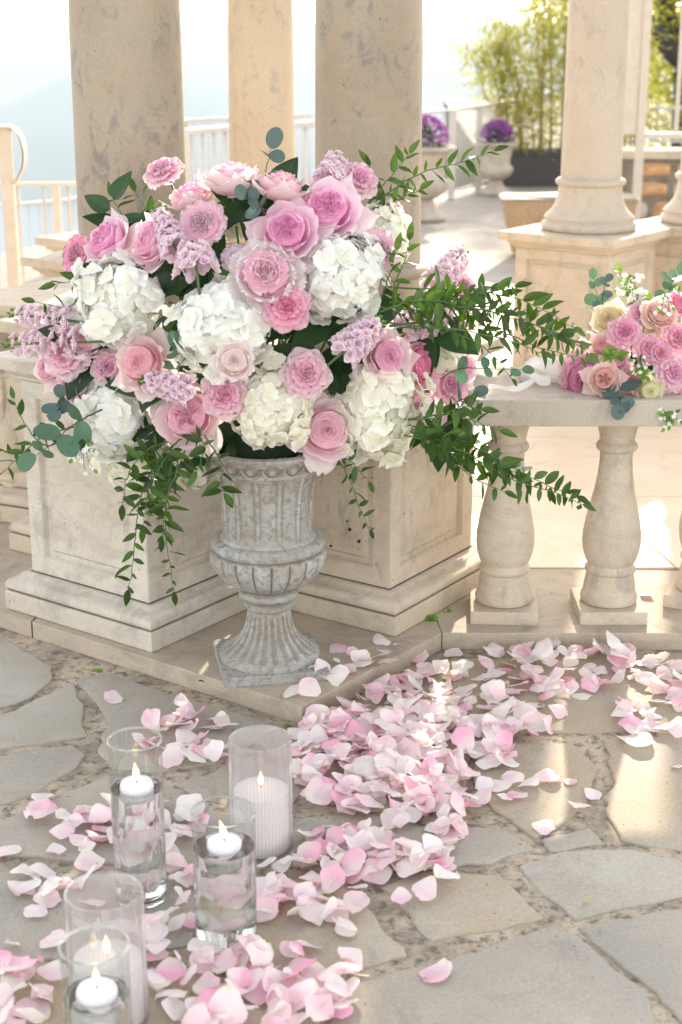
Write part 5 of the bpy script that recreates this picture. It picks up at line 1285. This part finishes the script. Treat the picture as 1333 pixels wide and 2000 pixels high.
# ------------------------------------------------------------------ petals on the ground
def inpoly(x, y, P):
    c = False; j = len(P) - 1
    for i in range(len(P)):
        if (P[i][1] > y) != (P[j][1] > y) and x < (P[j][0] - P[i][0]) * (y - P[i][1]) / (P[j][1] - P[i][1]) + P[i][0]: c = not c
        j = i
    return c
REG = [  # outline in the photo, count, pile height, where it lies
 ([(585, 1405), (660, 1385), (760, 1395), (880, 1405), (960, 1445), (1000, 1490), (960, 1520), (900, 1545), (915, 1620), (880, 1660), (840, 1640), (800, 1580), (700, 1605), (600, 1575), (572, 1500)], 300, .026, 'big heap before the step corner'),
 ([(700, 1330), (850, 1300), (960, 1345), (1000, 1420), (1000, 1470), (900, 1440), (760, 1400), (690, 1375)], 75, .02, 'drift beside the step edge'),
 ([(940, 1290), (1040, 1265), (1200, 1270), (1345, 1310), (1345, 1370), (1200, 1350), (1120, 1380), (1080, 1450), (1000, 1460), (960, 1400)], 115, .022, 'sunlit drift before the balustrade'),
 ([(1120, 1380), (1345, 1370), (1345, 1450), (1250, 1440), (1150, 1400)], 12, .01, 'sunlit stone at the right edge'),
 ([(575, 1660), (640, 1630), (760, 1650), (880, 1690), (880, 1720), (740, 1720), (700, 1760), (690, 1840), (640, 1830), (560, 1800), (510, 1830), (510, 1750)], 80, .03, 'heap beside the middle glass'),
 ([(120, 1600), (210, 1575), (330, 1560), (390, 1600), (400, 1700), (330, 1710), (230, 1690), (150, 1670)], 42, .02, 'floor round the rear glass'),
 ([(330, 1410), (400, 1375), (450, 1440), (450, 1490), (370, 1500), (280, 1500), (270, 1440)], 34, .016, 'stone behind the rear glasses'),
 ([(290, 1960), (330, 1880), (400, 1860), (500, 1870), (600, 1850), (700, 1890), (690, 1950), (640, 2040), (280, 2050)], 84, .03, 'heap along the bottom edge'),
 ([(500, 1690), (560, 1680), (560, 1840), (505, 1840)], 8, .012, 'stone right of the middle glass'),
 ([(340, 1690), (380, 1700), (380, 1870), (290, 1900), (280, 1800)], 14, .012, 'floor between the clear glasses'),
 ([(900, 1500), (1040, 1470), (1060, 1560), (1000, 1600), (920, 1600)], 8, .01, 'sunlit stone by the heap'),
 ([(0, 1905), (70, 1895), (100, 1960), (90, 2020), (0, 2020)], 20, .03, 'clump at the bottom left corner'),
 ([(60, 1560), (300, 1540), (440, 1600), (420, 1760), (330, 1900), (100, 1900), (20, 1750)], 22, .008, 'floor around the glasses'),
 ([(540, 1380), (700, 1340), (780, 1300), (860, 1290), (800, 1400), (600, 1420)], 26, .012, 'ground along the step edge'),
 ([(690, 1600), (900, 1600), (930, 1690), (860, 1720), (700, 1660)], 18, .012, 'stone before the big heap'),
]
r = random.Random(99); cand = []
for poly, n, mh, where in REG:
    xs = [p_[0] for p_ in poly]; ys = [p_[1] for p_ in poly]; c = 0; tries = 0
    while c < n and tries < 20000:
        tries += 1; x, y = r.uniform(min(xs), max(xs)), r.uniform(min(ys), max(ys))
        if not inpoly(x, y, poly): continue
        w3 = gz(x, y)
        if any((w3.x - a) ** 2 + (w3.y - b) ** 2 < (q + .02) ** 2 for a, b, q in V3): continue
        cand.append((w3.x, w3.y, r.uniform(.036, .063), where, mh)); c += 1
ordn = []
for (x, y, s, where, mh) in cand:
    base = .006; d0 = (Vector((x, y)) - Vector((-.085, 3.053))).dot(Vector((-.79, .61)))
    # on top of the step?
    def left(a, b): return (b[0] - a[0]) * (y - a[1]) - (b[1] - a[1]) * (x - a[0])
    d1_, d2_, d3_ = left(E0, E1) / 2.62, left(E1, E2) / .538, left(E2, E3) / 2.35
    if d1_ > .012 and d2_ > .012 or (x > .2 and d3_ > .012): base = STEP
    elif (d1_ > -.032 and d2_ > -.032) or (x > .2 and d3_ > -.03): continue
    k, Mx = drop(x, y, s, r, base, mh); ordn.append((k, Mx, where, y, s, fcol(r)))
WORDS = [('cupped upwards', 0), ('lying face down', 0)]
# the ones lying deepest in the heaps become one mass, the rest stay individual
LIM = 252
deep = []
if len(ordn) > LIM:
    big = sorted(range(len(ordn)), key=lambda i: (ordn[i][2] != REG[0][3] and ordn[i][2] != REG[7][3], ordn[i][1].translation.z))
    deep = set(big[:len(ordn) - LIM])
else: deep = set()
dm = MB()
for i, (k, Mx, where, y, s, cc) in enumerate(ordn):
    if i in deep:
        o = len(dm.v); me = FM[k]
        dm.v += [tuple(Mx @ v.co) for v in me.vertices]; dm.a += [d.value for d in me.attributes['pt'].data]; dm.b += [0] * len(me.vertices)
        dm.f += [tuple(o + q for q in p_.vertices) for p_ in me.polygons]; dm.mi += [cc] * len(me.polygons)
    else:
        nz_ = (Mx.to_3x3() @ Vector((0, 0, 1))).normalized().z
        how = 'on edge' if abs(nz_) < .72 else 'cupped upwards' if nz_ > 0 else 'face down'
        size = 'large ' if s > .056 else 'small ' if s < .043 else ''
        xs_ = [e[1].translation.x for e in ordn if e[2] == where]; ys_ = [e[1].translation.y for e in ordn if e[2] == where]
        fx_ = (Mx.translation.x - min(xs_)) / (max(xs_) - min(xs_) + 1e-6); fy_ = (Mx.translation.y - min(ys_)) / (max(ys_) - min(ys_) + 1e-6)
        spot = ('front', 'middle', 'back')[min(2, int(fy_ * 3))] + ' ' + ('left', 'centre', 'right')[min(2, int(fx_ * 3))]
        tag(obj('rose_petal', FM3[k][cc], M=Mx), size + FC[cc] + ' petal ' + how + ', ' + spot + ' of the ' + where, 'petal', 'rose petals strewn on the stone floor')
if dm.v: tag(obj('petal_litter', dm.mesh('petal_litter', [M['fallen_white'], M['fallen_pale'], M['fallen_pink']])), 'buried rose petals filling the big heaps under the loose ones', 'petals', kind='stuff')
SINGLES = [
 (855, 1905, .062, 'lone petal on the large empty flagstone at the bottom, pink with a yellow base'), (222, 1367, .045, 'crumpled petal alone on the grey flagstone left of the step'),
 (85, 1512 + 50, .05, 'white petal at the left, uppermost of the left scatter'), (80, 1600, .07, 'large cupped petal at the left beside a tiny pink bud'), (110, 1668, .045, 'small square petal left of the rear glass'),
 (15, 1665, .055, 'petal at the left edge beside the rear glass row'), (48, 1712, .05, 'white petal above two pink ones at the left'), (45, 1740, .055, 'pink-edged petal, left one of the two below the white one'), (95, 1750, .05, 'pink petal, right one of the two below the white one'),
 (70, 1787, .045, 'folded petal below the left pair'), (25, 1850, .03, 'smallest star-shaped petal at the left edge'), (108, 1845, .055, 'petal left of the front ribbed glass'), (110, 1915, .05, 'petal left of the front clear glass'),
 (1062, 1620, .045, 'folded petal beside the small grey flagstone'), (1130, 1585, .055, 'dark tipped petal on the dark joint right of the sunlit stone'), (1158, 1555, .04, 'thin curled petal in the joint above the dark tipped one'),
 (1115, 1530, .032, 'tiny vivid pink petal on the sunlit stone'), (1070, 1525, .06, 'crumpled pink petal casting a shadow on the sunlit stone'), (1010, 1560, .042, 'pink petal standing on the sunlit stone'), (985, 1565, .036, 'small white petal left of the standing pink one'), (1000, 1530, .05, 'petal at the top left of the sunlit stone'),
 (1225, 1395, .05, 'petal right of the drift on the sunlit slab'), (1280, 1380, .05, 'curled white petal near the right edge'), (1245, 1450, .085, 'largest pale petal with a green-yellow base at the right'), (1300, 1430, .06, 'pink petal lapping over the largest pale one'), (1325, 1500, .03, 'petal cut by the right edge'),
 (1315, 1385, .045, 'pink petal right of the curled white one'), (870, 1730, .06, 'long white petal lying on the buff flagstone'), (830, 1755, .055, 'folded petal on the upper edge of the buff flagstone'), (785, 1765, .035, 'crumpled pink petal at the left of the buff flagstone'), (795, 1700, .07, 'wide white petal above the buff flagstone'),
 (660, 1270, .05, 'pink petal on the step right of the urn foot', 1), (715, 1300, .042, 'flat pink petal on the step behind the standing one', 1), (745, 1255, .055, 'white petal on the step under the drilled pedestal', 1), (690, 1285, .03, 'small deep pink petal on the step', 1), (775, 1262, .022, 'tiniest pink petal on the step', 1),
 (760, 1300, .05, 'pink petal leaning over the step edge', 1), (815, 1290, .06, 'deeply cupped pink petal beyond the step edge'), (885, 1280, .055, 'white petal in the inner corner of the step'), (905, 1310, .05, 'white petal just below the inner corner'),
 (1262, 1165, .045, 'single petal on the gazebo floor between the balusters', 1), (1310, 1250, .06, 'white petal leaning on the step at the right edge'), (965, 1278, .05, 'petal before the first baluster plinth'), (1005, 1280, .035, 'pink petal right of the one before the first plinth'), (1075, 1270, .05, 'petal resting before the step between the balusters'),
 (660, 1298, .020, 'small white scrap of petal on the step beside the urn', 1)]
for e in SINGLES:
    x, y, s, lab = e[:4]; zb = STEP if len(e) > 4 else .006; p_ = gz(x, y, zb)
    k, Mx = drop(p_.x, p_.y, s, r, zb, .02, flat=True); o = obj('rose_petal', FM3[k][0 if 'white' in lab or 'pale' in lab else 2 if 'pink' in lab else 1], M=Mx); tag(o, lab, 'petal', 'rose petals strewn on the stone floor')
# pink crumpled bloom at bottom left and one in the bottom heap
def lying(px, py, rad, mat, fx, fy, label, v):
    p_ = gz(px, py, rad * .6); build_flower(rose_t(mat, v, 0), 'fallen_rose_head', label, 'rose', 'rose heads lying on the ground', p_, facing(fx, fy), rad, v, stem=False)
# urn foot petal
p_ = at(611, 1293, 3.19); k, Mx = drop(p_.x, p_.y, .026, r, STEP + .026, .02, True); tag(obj('rose_petal', FM[k], M=Mx), 'small cream petal on the square foot of the urn', 'petal', 'rose petals strewn on the stone floor')
# small dry leaves and weeds
for (x, y, s, lab) in [(1150, 1763, .020, 'small dry yellow leaf on the right flagstone'), (388, 1330, .016, 'dry dark leaf on the step left of the urn'), (70, 1471, .010, 'tiny yellow leaf on the left flagstones')]:
    p_ = gz(x, y, .012 if y > 1350 else STEP + .003); o = obj('dry_leaf', DRY[0] if s != .016 else DL[0], M=Matrix.Translation(p_) @ Matrix.Rotation(x, 4, 'Z') @ Matrix.Diagonal((s, s, s, 1))); tag(o, lab, 'leaf', 'dry leaves on the ground')
def weed(px, py, z, n, s, label, seed):
    p_ = gz(px, py, z); t = thing('weed', label, 'weed', loc=p_, group='weeds in the joints'); rr = random.Random(seed)
    for k in range(n):
        a = rr.random() * 6.28; d = Vector((math.cos(a), math.sin(a) * .6, rr.uniform(.3, 1.6))).normalized()
        obj('leaf', BL[k % 2], t, M=orient_leaf(Vector((rr.uniform(-1, 1) * s * .8, rr.uniform(-1, 1) * s * .4, 0)), d, Vector((0, -.5, 1)), s * rr.uniform(.7, 1.2)))
weed(190, 1312, .0, 9, .012, 'tiny green weed against the left step', 1)
weed(564, 1420, .0, 7, .010, 'tiny green weed at the step corner', 2)
weed(838, 1212, STEP, 14, .016, 'green weed growing at the foot of the drilled pedestal', 3)
weed(875, 1196, STEP, 6, .011, 'small weed right of the larger one by the pedestal', 4)

# ------------------------------------------------------------------ background
def railing(name, label, P, z0, z1, gap, rb=.007, post=.028, posts=(), mk='iron_white', rt=.022, low=None, cat='railing'):
    t = thing(name, label, cat, (P[0][0], P[0][1], 0)); o = Vector((P[0][0], P[0][1], 0)); pts = [Vector((x, y, 0)) - o for x, y in P]
    def bar(a, b, w_, h_, nm):
        mb = MB(); d = (b - a); L = d.length; mb.box(0, -w_ / 2, -h_ / 2, L, w_ / 2, h_ / 2); 
        ob = obj(nm, bevel(mb.mesh(nm, M[mk], smooth=False), min(w_, h_) * .12, 1), t); x = d.normalized(); y = Vector((0, 0, 1)).cross(x).normalized() if abs(x.z) < .99 else Vector((0, 1, 0)); z = x.cross(y)
        ob.matrix_basis = Matrix(((x.x, y.x, z.x, a.x), (x.y, y.y, z.y, a.y), (x.z, y.z, z.z, a.z), (0, 0, 0, 1)))
    mb = MB(); mb.tube([(0, 0, z0 + .06), (0, 0, z1 - .01)], rb, 8); bm_ = mb.mesh('bar', M[mk]); cnt = 0
    rest = MB()
    for a, b in zip(pts, pts[1:]):
        bar(a + Vector((0, 0, z1)), b + Vector((0, 0, z1)), rt * 1.6, rt, 'top_rail'); bar(a + Vector((0, 0, z0 + .06)), b + Vector((0, 0, z0 + .06)), rt, rt * .8, 'bottom_rail')
        n_ = max(1, int((b - a).length / gap))
        for k in range(n_):
            q = a.lerp(b, (k + .5) / n_)
            if cnt < 280: obj('bar', bm_, t, loc=q)
            else: rest.tube([(q.x, q.y, z0 + .06), (q.x, q.y, z1 - .01)], rb, 6)
            cnt += 1
    if rest.v: tag(obj('bars', rest.mesh('bars', M[mk]), t), kind='stuff')
    for k in posts:
        q = pts[k]; mb = MB(); mb.box(-post, -post, z0, post, post, z1 - .012); obj('post', bevel(mb.mesh('post', M[mk], smooth=False), .004), t, loc=q)
    return t
railing('terrace_railing', 'white railing with thin close bars along the far edge of the terrace', [(-1.62, 10.3), (-1.22, 12.35), (-.3, 13.2), (.62, 13.5), (.98, 13.9), (1.28, 14.6), (1.9, 16.2), (2.6, 17.6)], 0, .76, .065, .0065, .03, (0, 1, 3, 4, 5, 7))
railing('lower_railing', 'white railing stepping down behind the left post, with fine bars', [(-2.60, 9.2), (-1.76, 9.9), (-1.62, 10.3)], -.5, .40, .07, .0045, .02, ())
railing('left_railing', 'cream iron railing with thin top rail left of the mottled column', [(-2.3, 7.35), (-1.36, 7.45), (-.9, 7.5)], 0, .74, .115, .007, .018, (1, 2), 'iron', .018)
railing('short_railing', 'bright short railing piece behind the top roses between the columns', [(-1.02, 10.3), (-.62, 10.95), (-.2, 11.2)], 0, .80, .11, .011, .035, (0,), 'iron_white', .04)
# scroll-topped post at far left
hp_ = thing('handrail_post', 'cream iron post with flat rail and scroll end at the far left', 'handrail', (-1.385, 6.5, 0))
mb = MB(); mb.box(-.025, -.02, 0, .025, .02, 1.055); obj('post', bevel(mb.mesh('post', M['iron'], smooth=False), .004), hp_)
mb = MB(); mb.box(-1.0, -.035, 1.056, .035, .035, 1.068); obj('top_rail', bevel(mb.mesh('top_rail', M['iron'], smooth=False), .003), hp_)
SC = smoothcurve([(.035, 0, 1.062), (.066, 0, 1.03), (.080, 0, .97), (.075, 0, .91), (.055, 0, .865), (.03, 0, .83)], 20)
mb = MB(); mb.grid(lambda u, v: (SC[int(v * 20)] + Vector((0, (u - .5) * .07, 0))), 2, 21); mb.grid(lambda u, v: (SC[int(v * 20)] + Vector((-.006, (u - .5) * .07, -.002))), 2, 21)
obj('scroll', mb.mesh('scroll', M['iron']), hp_)

# planter urns
def planter_urn(x, y, s, label, lab2, seed):
    t = thing('planter_urn', label, 'planter', (x, y, 0), group='stone planter urns on the terrace')
    mb = MB(); mb.lathe([(r_ * s, z_ * s) for r_, z_ in [(.21, 0), (.22, .02), (.215, .05), (.17, .07), (.13, .11), (.095, .16), (.085, .20)]], 36); obj('foot', mb.mesh('foot', M['pot_stone']), t)
    mb = MB(); mb.lathe([(r_ * s, z_ * s) for r_, z_ in [(.08, .2005), (.12, .215), (.20, .27), (.235, .33), (.235, .37), (.20, .40), (.185, .42), (.19, .50), (.215, .60), (.25, .66)]], 36); obj('bowl', mb.mesh('bowl', M['pot_stone']), t)
    mb = MB(); mb.lathe([(r_ * s, z_ * s) for r_, z_ in [(.25, .6605), (.285, .665), (.30, .685), (.30, .70), (.28, .71), (.24, .705), (.22, .66)]], 36); obj('rim', mb.mesh('rim', M['pot_stone']), t)
    f = thing('purple_flowers', lab2, 'flowers', (x, y, .68 * s)); rr = random.Random(seed); fo = MB(); bl = MB()
    for k in range(420):
        d = Vector((rr.gauss(0, 1), rr.gauss(0, 1), abs(rr.gauss(0, 1)) + .1)).normalized() * rr.uniform(.4, 1); p_ = Vector((d.x * .21 * s, d.y * .21 * s, d.z * .29 * s))
        L_ = .04; a = Vector((rr.uniform(-1, 1), rr.uniform(-1, 1), rr.uniform(0, 1))).normalized(); b = a.orthogonal().normalized()
        fo.poly([p_, p_ + a * L_ * .5 + b * .008, p_ + a * L_, p_ + a * L_ * .5 - b * .008], [(0, 1, 2, 3)])
    for k in range(230):
        d = Vector((rr.gauss(0, 1), rr.gauss(0, 1), abs(rr.gauss(0, 1)) + .45)).normalized(); p_ = Vector((d.x * .23 * s, d.y * .23 * s, d.z * .31 * s))
        for j in range(5):
            a = (d + Vector((rr.uniform(-1, 1), rr.uniform(-1, 1), rr.uniform(-1, 1)))).normalized(); b = a.orthogonal().normalized()
            bl.poly([p_, p_ + a * .012 + b * .009, p_ + a * .022, p_ + a * .012 - b * .009], [(0, 1, 2, 3)], t=rr.random(), l=rr.random() * .6)
    obj('foliage', fo.mesh('foliage', M['dark_leaf']), f); obj('blooms', bl.mesh('blooms', M['violet']), f)
planter_urn(.66, 12.3, .80, 'nearer stone planter urn with purple flowers, half behind the mottled column', 'purple flowers in the nearer planter urn beside the column', 3)
planter_urn(1.405, 14.2, .66, 'farther stone planter urn with purple flowers beside the dark planter box', 'purple flowers in the farther planter urn, before the bamboo', 4)

# dark planter box with bamboo
bx = thing('planter_box', 'long dark brown planter box holding bamboo', 'planter', (2.2, 15.2, 0))
mb = MB(); sq = [(-.75, -.22), (.75, -.22), (.75, .22), (-.75, .22)]
for (k_, z_) in ((.94, 0), (1.0, .33)): mb.v += [(x * k_, y * k_, z_) for x, y in sq]; mb.a += [0] * 4; mb.b += [0] * 4
mb.v += [(x * .94, y * .85, .33) for x, y in sq] + [(x * .94, y * .85, .28) for x, y in sq]; mb.a += [0] * 8; mb.b += [0] * 8
for lv in range(3): mb.f += [(4 * lv + i, 4 * lv + (i + 1) % 4, 4 * lv + 4 + (i + 1) % 4, 4 * lv + 4 + i) for i in range(4)]
mb.f.append((12, 13, 14, 15)); mb.mi = [0] * len(mb.f)
obj('box', bevel(mb.mesh('box', M['planter'], smooth=False), .01), bx)
mb = MB(); mb.box(-.77, -.24, .30, .77, -.225, .335); obj('lip', mb.mesh('lip', M['planter'], smooth=False), bx)
def bamboo(x, y, hgt, lean, label, seed, nleaf=330):
    rr = random.Random(seed); t = thing('bamboo', label, 'bamboo', (x, y, .28), group='bamboo plants in the dark box'); fo = MB()
    for c in range(3):
        pts = [Vector((rr.uniform(-.09, .09), rr.uniform(-.07, .07), 0))]; h_ = hgt * rr.uniform(.75, 1.05); lx = lean + rr.uniform(-.14, .10); ly = rr.uniform(-.1, .1)
        for k in range(1, 7): pts.append(pts[0] + Vector((lx * (k / 6) ** 1.8, ly * (k / 6) ** 1.8, h_ * k / 6)))
        mb = MB(); mb.tube(pts, [.011 * (1 - .1 * k) for k in range(7)], 6); obj('cane', mb.mesh('cane', M['bamboo_cane']), t)
        for k in range(nleaf):
            q = rr.random() ** .7; i = min(int(q * 6), 5); p_ = pts[i].lerp(pts[i + 1], q * 6 - i); sp = Vector((rr.gauss(0, .13), rr.gauss(0, .12), rr.gauss(0, .07))) * (1.15 - .6 * q); p_ = p_ + sp
            a = Vector((sp.x * 3, sp.y * 3, rr.uniform(-.6, .5))).normalized() if sp.length > .01 else Vector((1, 0, 0)); b = a.cross(Vector((rr.uniform(-1, 1), rr.uniform(-1, 1), 1))).normalized(); L_ = rr.uniform(.07, .12)
            fo.poly([p_, p_ + a * L_ * .4 + b * .009, p_ + a * L_, p_ + a * L_ * .4 - b * .009], [(0, 1, 2, 3)])
    obj('foliage', fo.mesh('foliage', M['bamboo_leaf'], smooth=False), t)
for k, (x, hh, ln) in enumerate([(1.55, 1.05, -.30), (1.68, 1.35, -.18), (1.82, 1.6, -.10), (1.96, 1.75, -.04), (2.10, 1.8, 0), (2.26, 1.85, .05), (2.44, 1.8, .05), (2.62, 1.7, .1), (2.8, 1.6, .1)]):
    bamboo(x, 15.2 + .05 * math.sin(k * 2), hh, ln, ['yellow-green bamboo at the left end of the dark box, leaning over the planter urn', 'second bamboo of the dark box, counted from its left end', 'third bamboo of the dark box, counted from its left end', 'middle bamboo of the box with thick yellow canes', 'tall bamboo just left of the smooth column', 'bamboo right behind the left edge of the smooth column', 'bamboo behind the middle of the smooth column', 'bamboo behind the right edge of the smooth column', 'bamboo at the right end of the dark box'][k], 20 + k)

def tree(name, label, x, y, trunk, r0, clumps, mat, seed, n=2600, ls=.09):
    rr = random.Random(seed); t = thing(name, label, 'tree', (x, y, 0)); mb = MB()
    for pts in trunk:
        P = smoothcurve(pts, 12); r1 = pts[0][2]; mb.tube([p_ + Vector((rr.gauss(0, .01), rr.gauss(0, .01), 0)) for p_ in P], [r0 * (1 - .6 * k / 12) * (1 if pts is trunk[0] else .55) for k in range(13)], 10)
    obj('trunk', mb.mesh('trunk', M['bark']), t); fo = MB()
    for (cx_, cy_, cz_, cr_) in clumps:
        for k in range(int(n * cr_ * cr_)):
            d = Vector((rr.gauss(0, 1), rr.gauss(0, 1), rr.gauss(0, .8))); d = d.normalized() * (rr.random() ** .4); p_ = Vector((cx_, cy_, cz_)) + d * cr_ * (1 + .35 * noise.noise(d * 2.3 + Vector((seed, cx_, cz_))))
            a = (d + Vector((rr.uniform(-1, 1), rr.uniform(-1, 1), rr.uniform(-1, 1)))).normalized(); b = a.orthogonal().normalized(); L_ = ls * rr.uniform(.6, 1.2)
            fo.poly([p_, p_ + a * L_ * .45 + b * L_ * .28, p_ + a * L_, p_ + a * L_ * .45 - b * L_ * .28], [(0, 1, 2, 3)])
    obj('crown', fo.mesh('crown', M[mat], smooth=False), t); return t
tree('olive_tree', 'darker green tree leaning in at the top above the bamboo', 4.0, 18.5, [[(0, 0, 0), (-.1, 0, 1.2), (-.7, 0, 2.2), (-1.4, .1, 2.7)], [(-.3, 0, 1.6), (.3, 0, 2.6), (1.0, 0, 3.2)]], .13,
     [(-1.75, 0, 1.78, .34), (-1.5, .1, 1.60, .34), (-1.15, .1, 1.55, .36), (-1.2, 0, 2.25, .6), (-.5, 0, 2.7, .8), (.5, .2, 2.9, 1.0), (1.4, 0, 2.6, .9)], 'tree_leaf', 5, 5200, .06)
tree('yellow_tree', 'sunlit yellow-green tree with a slanting dark trunk at the upper right', 6.2, 17.8, [[(.6, 0, 0), (-1.0, 0, .50), (-2.30, 0, 1.02), (-2.85, 0, 1.56), (-3.6, 0, 2.1)], [(-1.2, 0, .6), (-1.5, .1, 1.6), (-1.4, .1, 2.6)]], .16,
     [(-1.2, .9, 1.1, .75), (-2.0, .8, 1.5, .7), (-2.1, .9, .7, .65), (-1.0, .8, 2.1, .9), (-.2, .8, 1.1, .9), (-1.5, .9, .3, .6), (-2.5, 1.0, 2.1, .6), (.4, .6, 2.2, 1.0), (-2.6, .9, .4, .7), (-2.7, 1.0, 1.1, .7), (-2.6, 1.0, 1.7, .7)], 'yellow_leaf', 6, 2600, .08)
railing('garden_railing', 'glittering white railing in front of the yellow tree at the right', [(3.0, 17.3), (6.5, 17.3)], .2, .62, .07, .012, .02, (), 'iron_white', .04)

# stone wall with pale coping
wl = thing('stone_wall', 'low rubble wall of ochre and pale stones with a cream coping', 'wall', (3.12, 12.15, 0))
mb = MB(); mb.box(-.95, -.12, 0, .95, .12, .49); obj('mortar_core', bevel(mb.mesh('mortar_core', M['wall_mortar'], smooth=False), .01), wl)
mb = MB(); mb.box(-1.0, -.17, .4905, 1.0, .17, .56); obj('coping', bevel(mb.mesh('coping', M['lime'], smooth=False), .012), wl)
rr = random.Random(4); z_ = .02; row = 0
while z_ < .46:
    hh = [.16, .13, .14][row % 3]; hh = min(hh, .475 - z_); x_ = -.94 + rr.random() * .05
    while x_ < .9:
        ww = rr.uniform(.17, .34); mb = MB(); nn = 12; cx_, cz_ = x_ + ww / 2, z_ + hh / 2
        def fn(u, v):
            a = u * 6.2832; k_ = (1 - v) ** .5; q = 1 + .12 * noise.noise(Vector((math.cos(a) * 1.5, math.sin(a) * 1.5, x_ * 9 + z_ * 5)))
            sx = math.copysign(abs(math.cos(a)) ** .55, math.cos(a)); sz = math.copysign(abs(math.sin(a)) ** .55, math.sin(a))
            return (sx * ww * .45 * k_ * q, -.03 * (v ** .6), sz * hh * .42 * k_ * q)
        mb.grid(fn, nn, 4, cu=True); obj('stone', mb.mesh('stone', M['wall_stone_a' if (row == 2 and x_ < .1) or rr.random() < .2 else 'wall_stone_b']), wl, loc=(cx_, -.121, cz_)); x_ += ww + .02
    z_ += hh + .018; row += 1
# white painted frame standing before the wall
fr = thing('iron_frame', 'cream painted frame of posts and bars standing at the upper right', 'frame', (2.20, 11.6, 0))
def fbar(a, b, w_, nm):
    mb = MB(); mb.tube([a, b], w_ * .7, 4); obj(nm, mb.mesh(nm, M['iron'], smooth=False), fr)
mb = MB(); mb.box(-.03, -.03, 0, .03, .03, 3); obj('post', bevel(mb.mesh('post', M['iron'], smooth=False), .004), fr)
mb = MB(); mb.box(-.135, -.01, .70, -.034, .01, 3); obj('side_panel', bevel(mb.mesh('side_panel', M['iron'], smooth=False), .003), fr)
mb = MB(); mb.box(.032, -.02, .67, 1.2, .02, .715); obj('cross_bar', bevel(mb.mesh('cross_bar', M['iron'], smooth=False), .003), fr)
mb = MB(); mb.box(.245, -.015, .717, .275, .015, 3); obj('upright_bar', bevel(mb.mesh('upright_bar', M['iron'], smooth=False), .003), fr)
# dark covered thing behind the wall
cv = MB(); cv.grid(lambda u, v: (.45 * math.cos(u * 6.2832) * math.cos(v * 1.57) ** .5, .25 * math.sin(u * 6.2832) * math.cos(v * 1.57) ** .5, .48 + .17 * math.sin(v * 1.57)), 24, 8, cu=True)
cv.grid(lambda u, v: (.45 * math.cos(u * 6.2832), .25 * math.sin(u * 6.2832), .48 * v), 24, 3, cu=True)
tag(obj('covered_grill', cv.mesh('covered_grill', M['black']), loc=(3.5, 13.4, 0)), 'dark rounded cover showing above the wall coping at the right edge', 'cover')

# rattan table
M['rattan_pale'] = plain('pale_rattan', (.42, .34, .24), .7, var=.3, scale=90)
rt = thing('rattan_table', 'rattan table with an inset round top behind the smooth column', 'table', (1.50, 10.28, 0), 0); rt.scale = (1, .5, 1)
mb = MB()
def rr_sq(a, hs, rad):
    c_, s_ = math.cos(a), math.sin(a); p_ = 6; k_ = (abs(c_) ** p_ + abs(s_) ** p_) ** (-1 / p_); return hs * k_ * c_, hs * k_ * s_
def rattan_side(u, v):
    a = u * 6.2832; x, y = rr_sq(a, .355 + .085 * v, .1); w_ = 1 + .006 * math.sin(v * 150) * math.copysign(1, math.sin(u * 6.2832 * 60)); return (x * w_, y * w_, .02 + .36 * v)
mb.grid(rattan_side, 240, 44, cu=True); obj('woven_side', mb.mesh('woven_side', M['rattan']), rt)
mb = MB(); mb.grid(lambda u, v: (rr_sq(u * 6.2832, .452 - .452 * v, .1) + ((.385 + .012 * math.sin(min(1, v * 12) * 3.14) if v < .09 else .39),)), 96, 24, cu=True); obj('top', mb.mesh('top', M['rattan_pale']), rt)

mb = MB(); mb.lathe([(.30, .3915), (.30, .398), (.295, .400), (.001, .400)], 48); obj('glass_top', mb.mesh('glass_top', M['rattan']), rt)
# step edge and round inset of the terrace at far left
sp_ = [gz(-260, 815), gz(-40, 846), gz(36, 868), gz(60, 800), gz(36, 700), gz(-260, 690)]
o = prism([Vector((p_.x, p_.y)) for p_ in sp_], .0, .035, M['terrace'], 'left_step', .004); tag(o, kind='structure')
ds = MB(); ds.lathe([(.15, 0), (.16, .004), (.155, .008), (.14, .0095), (.001, .0095)], 48); p_ = gz(0, 752, .036)
tag(obj('round_plate', ds.mesh('round_plate', M['iron_white']), loc=p_), 'white round plate on the ground at the left edge behind the pedestal', 'plate')
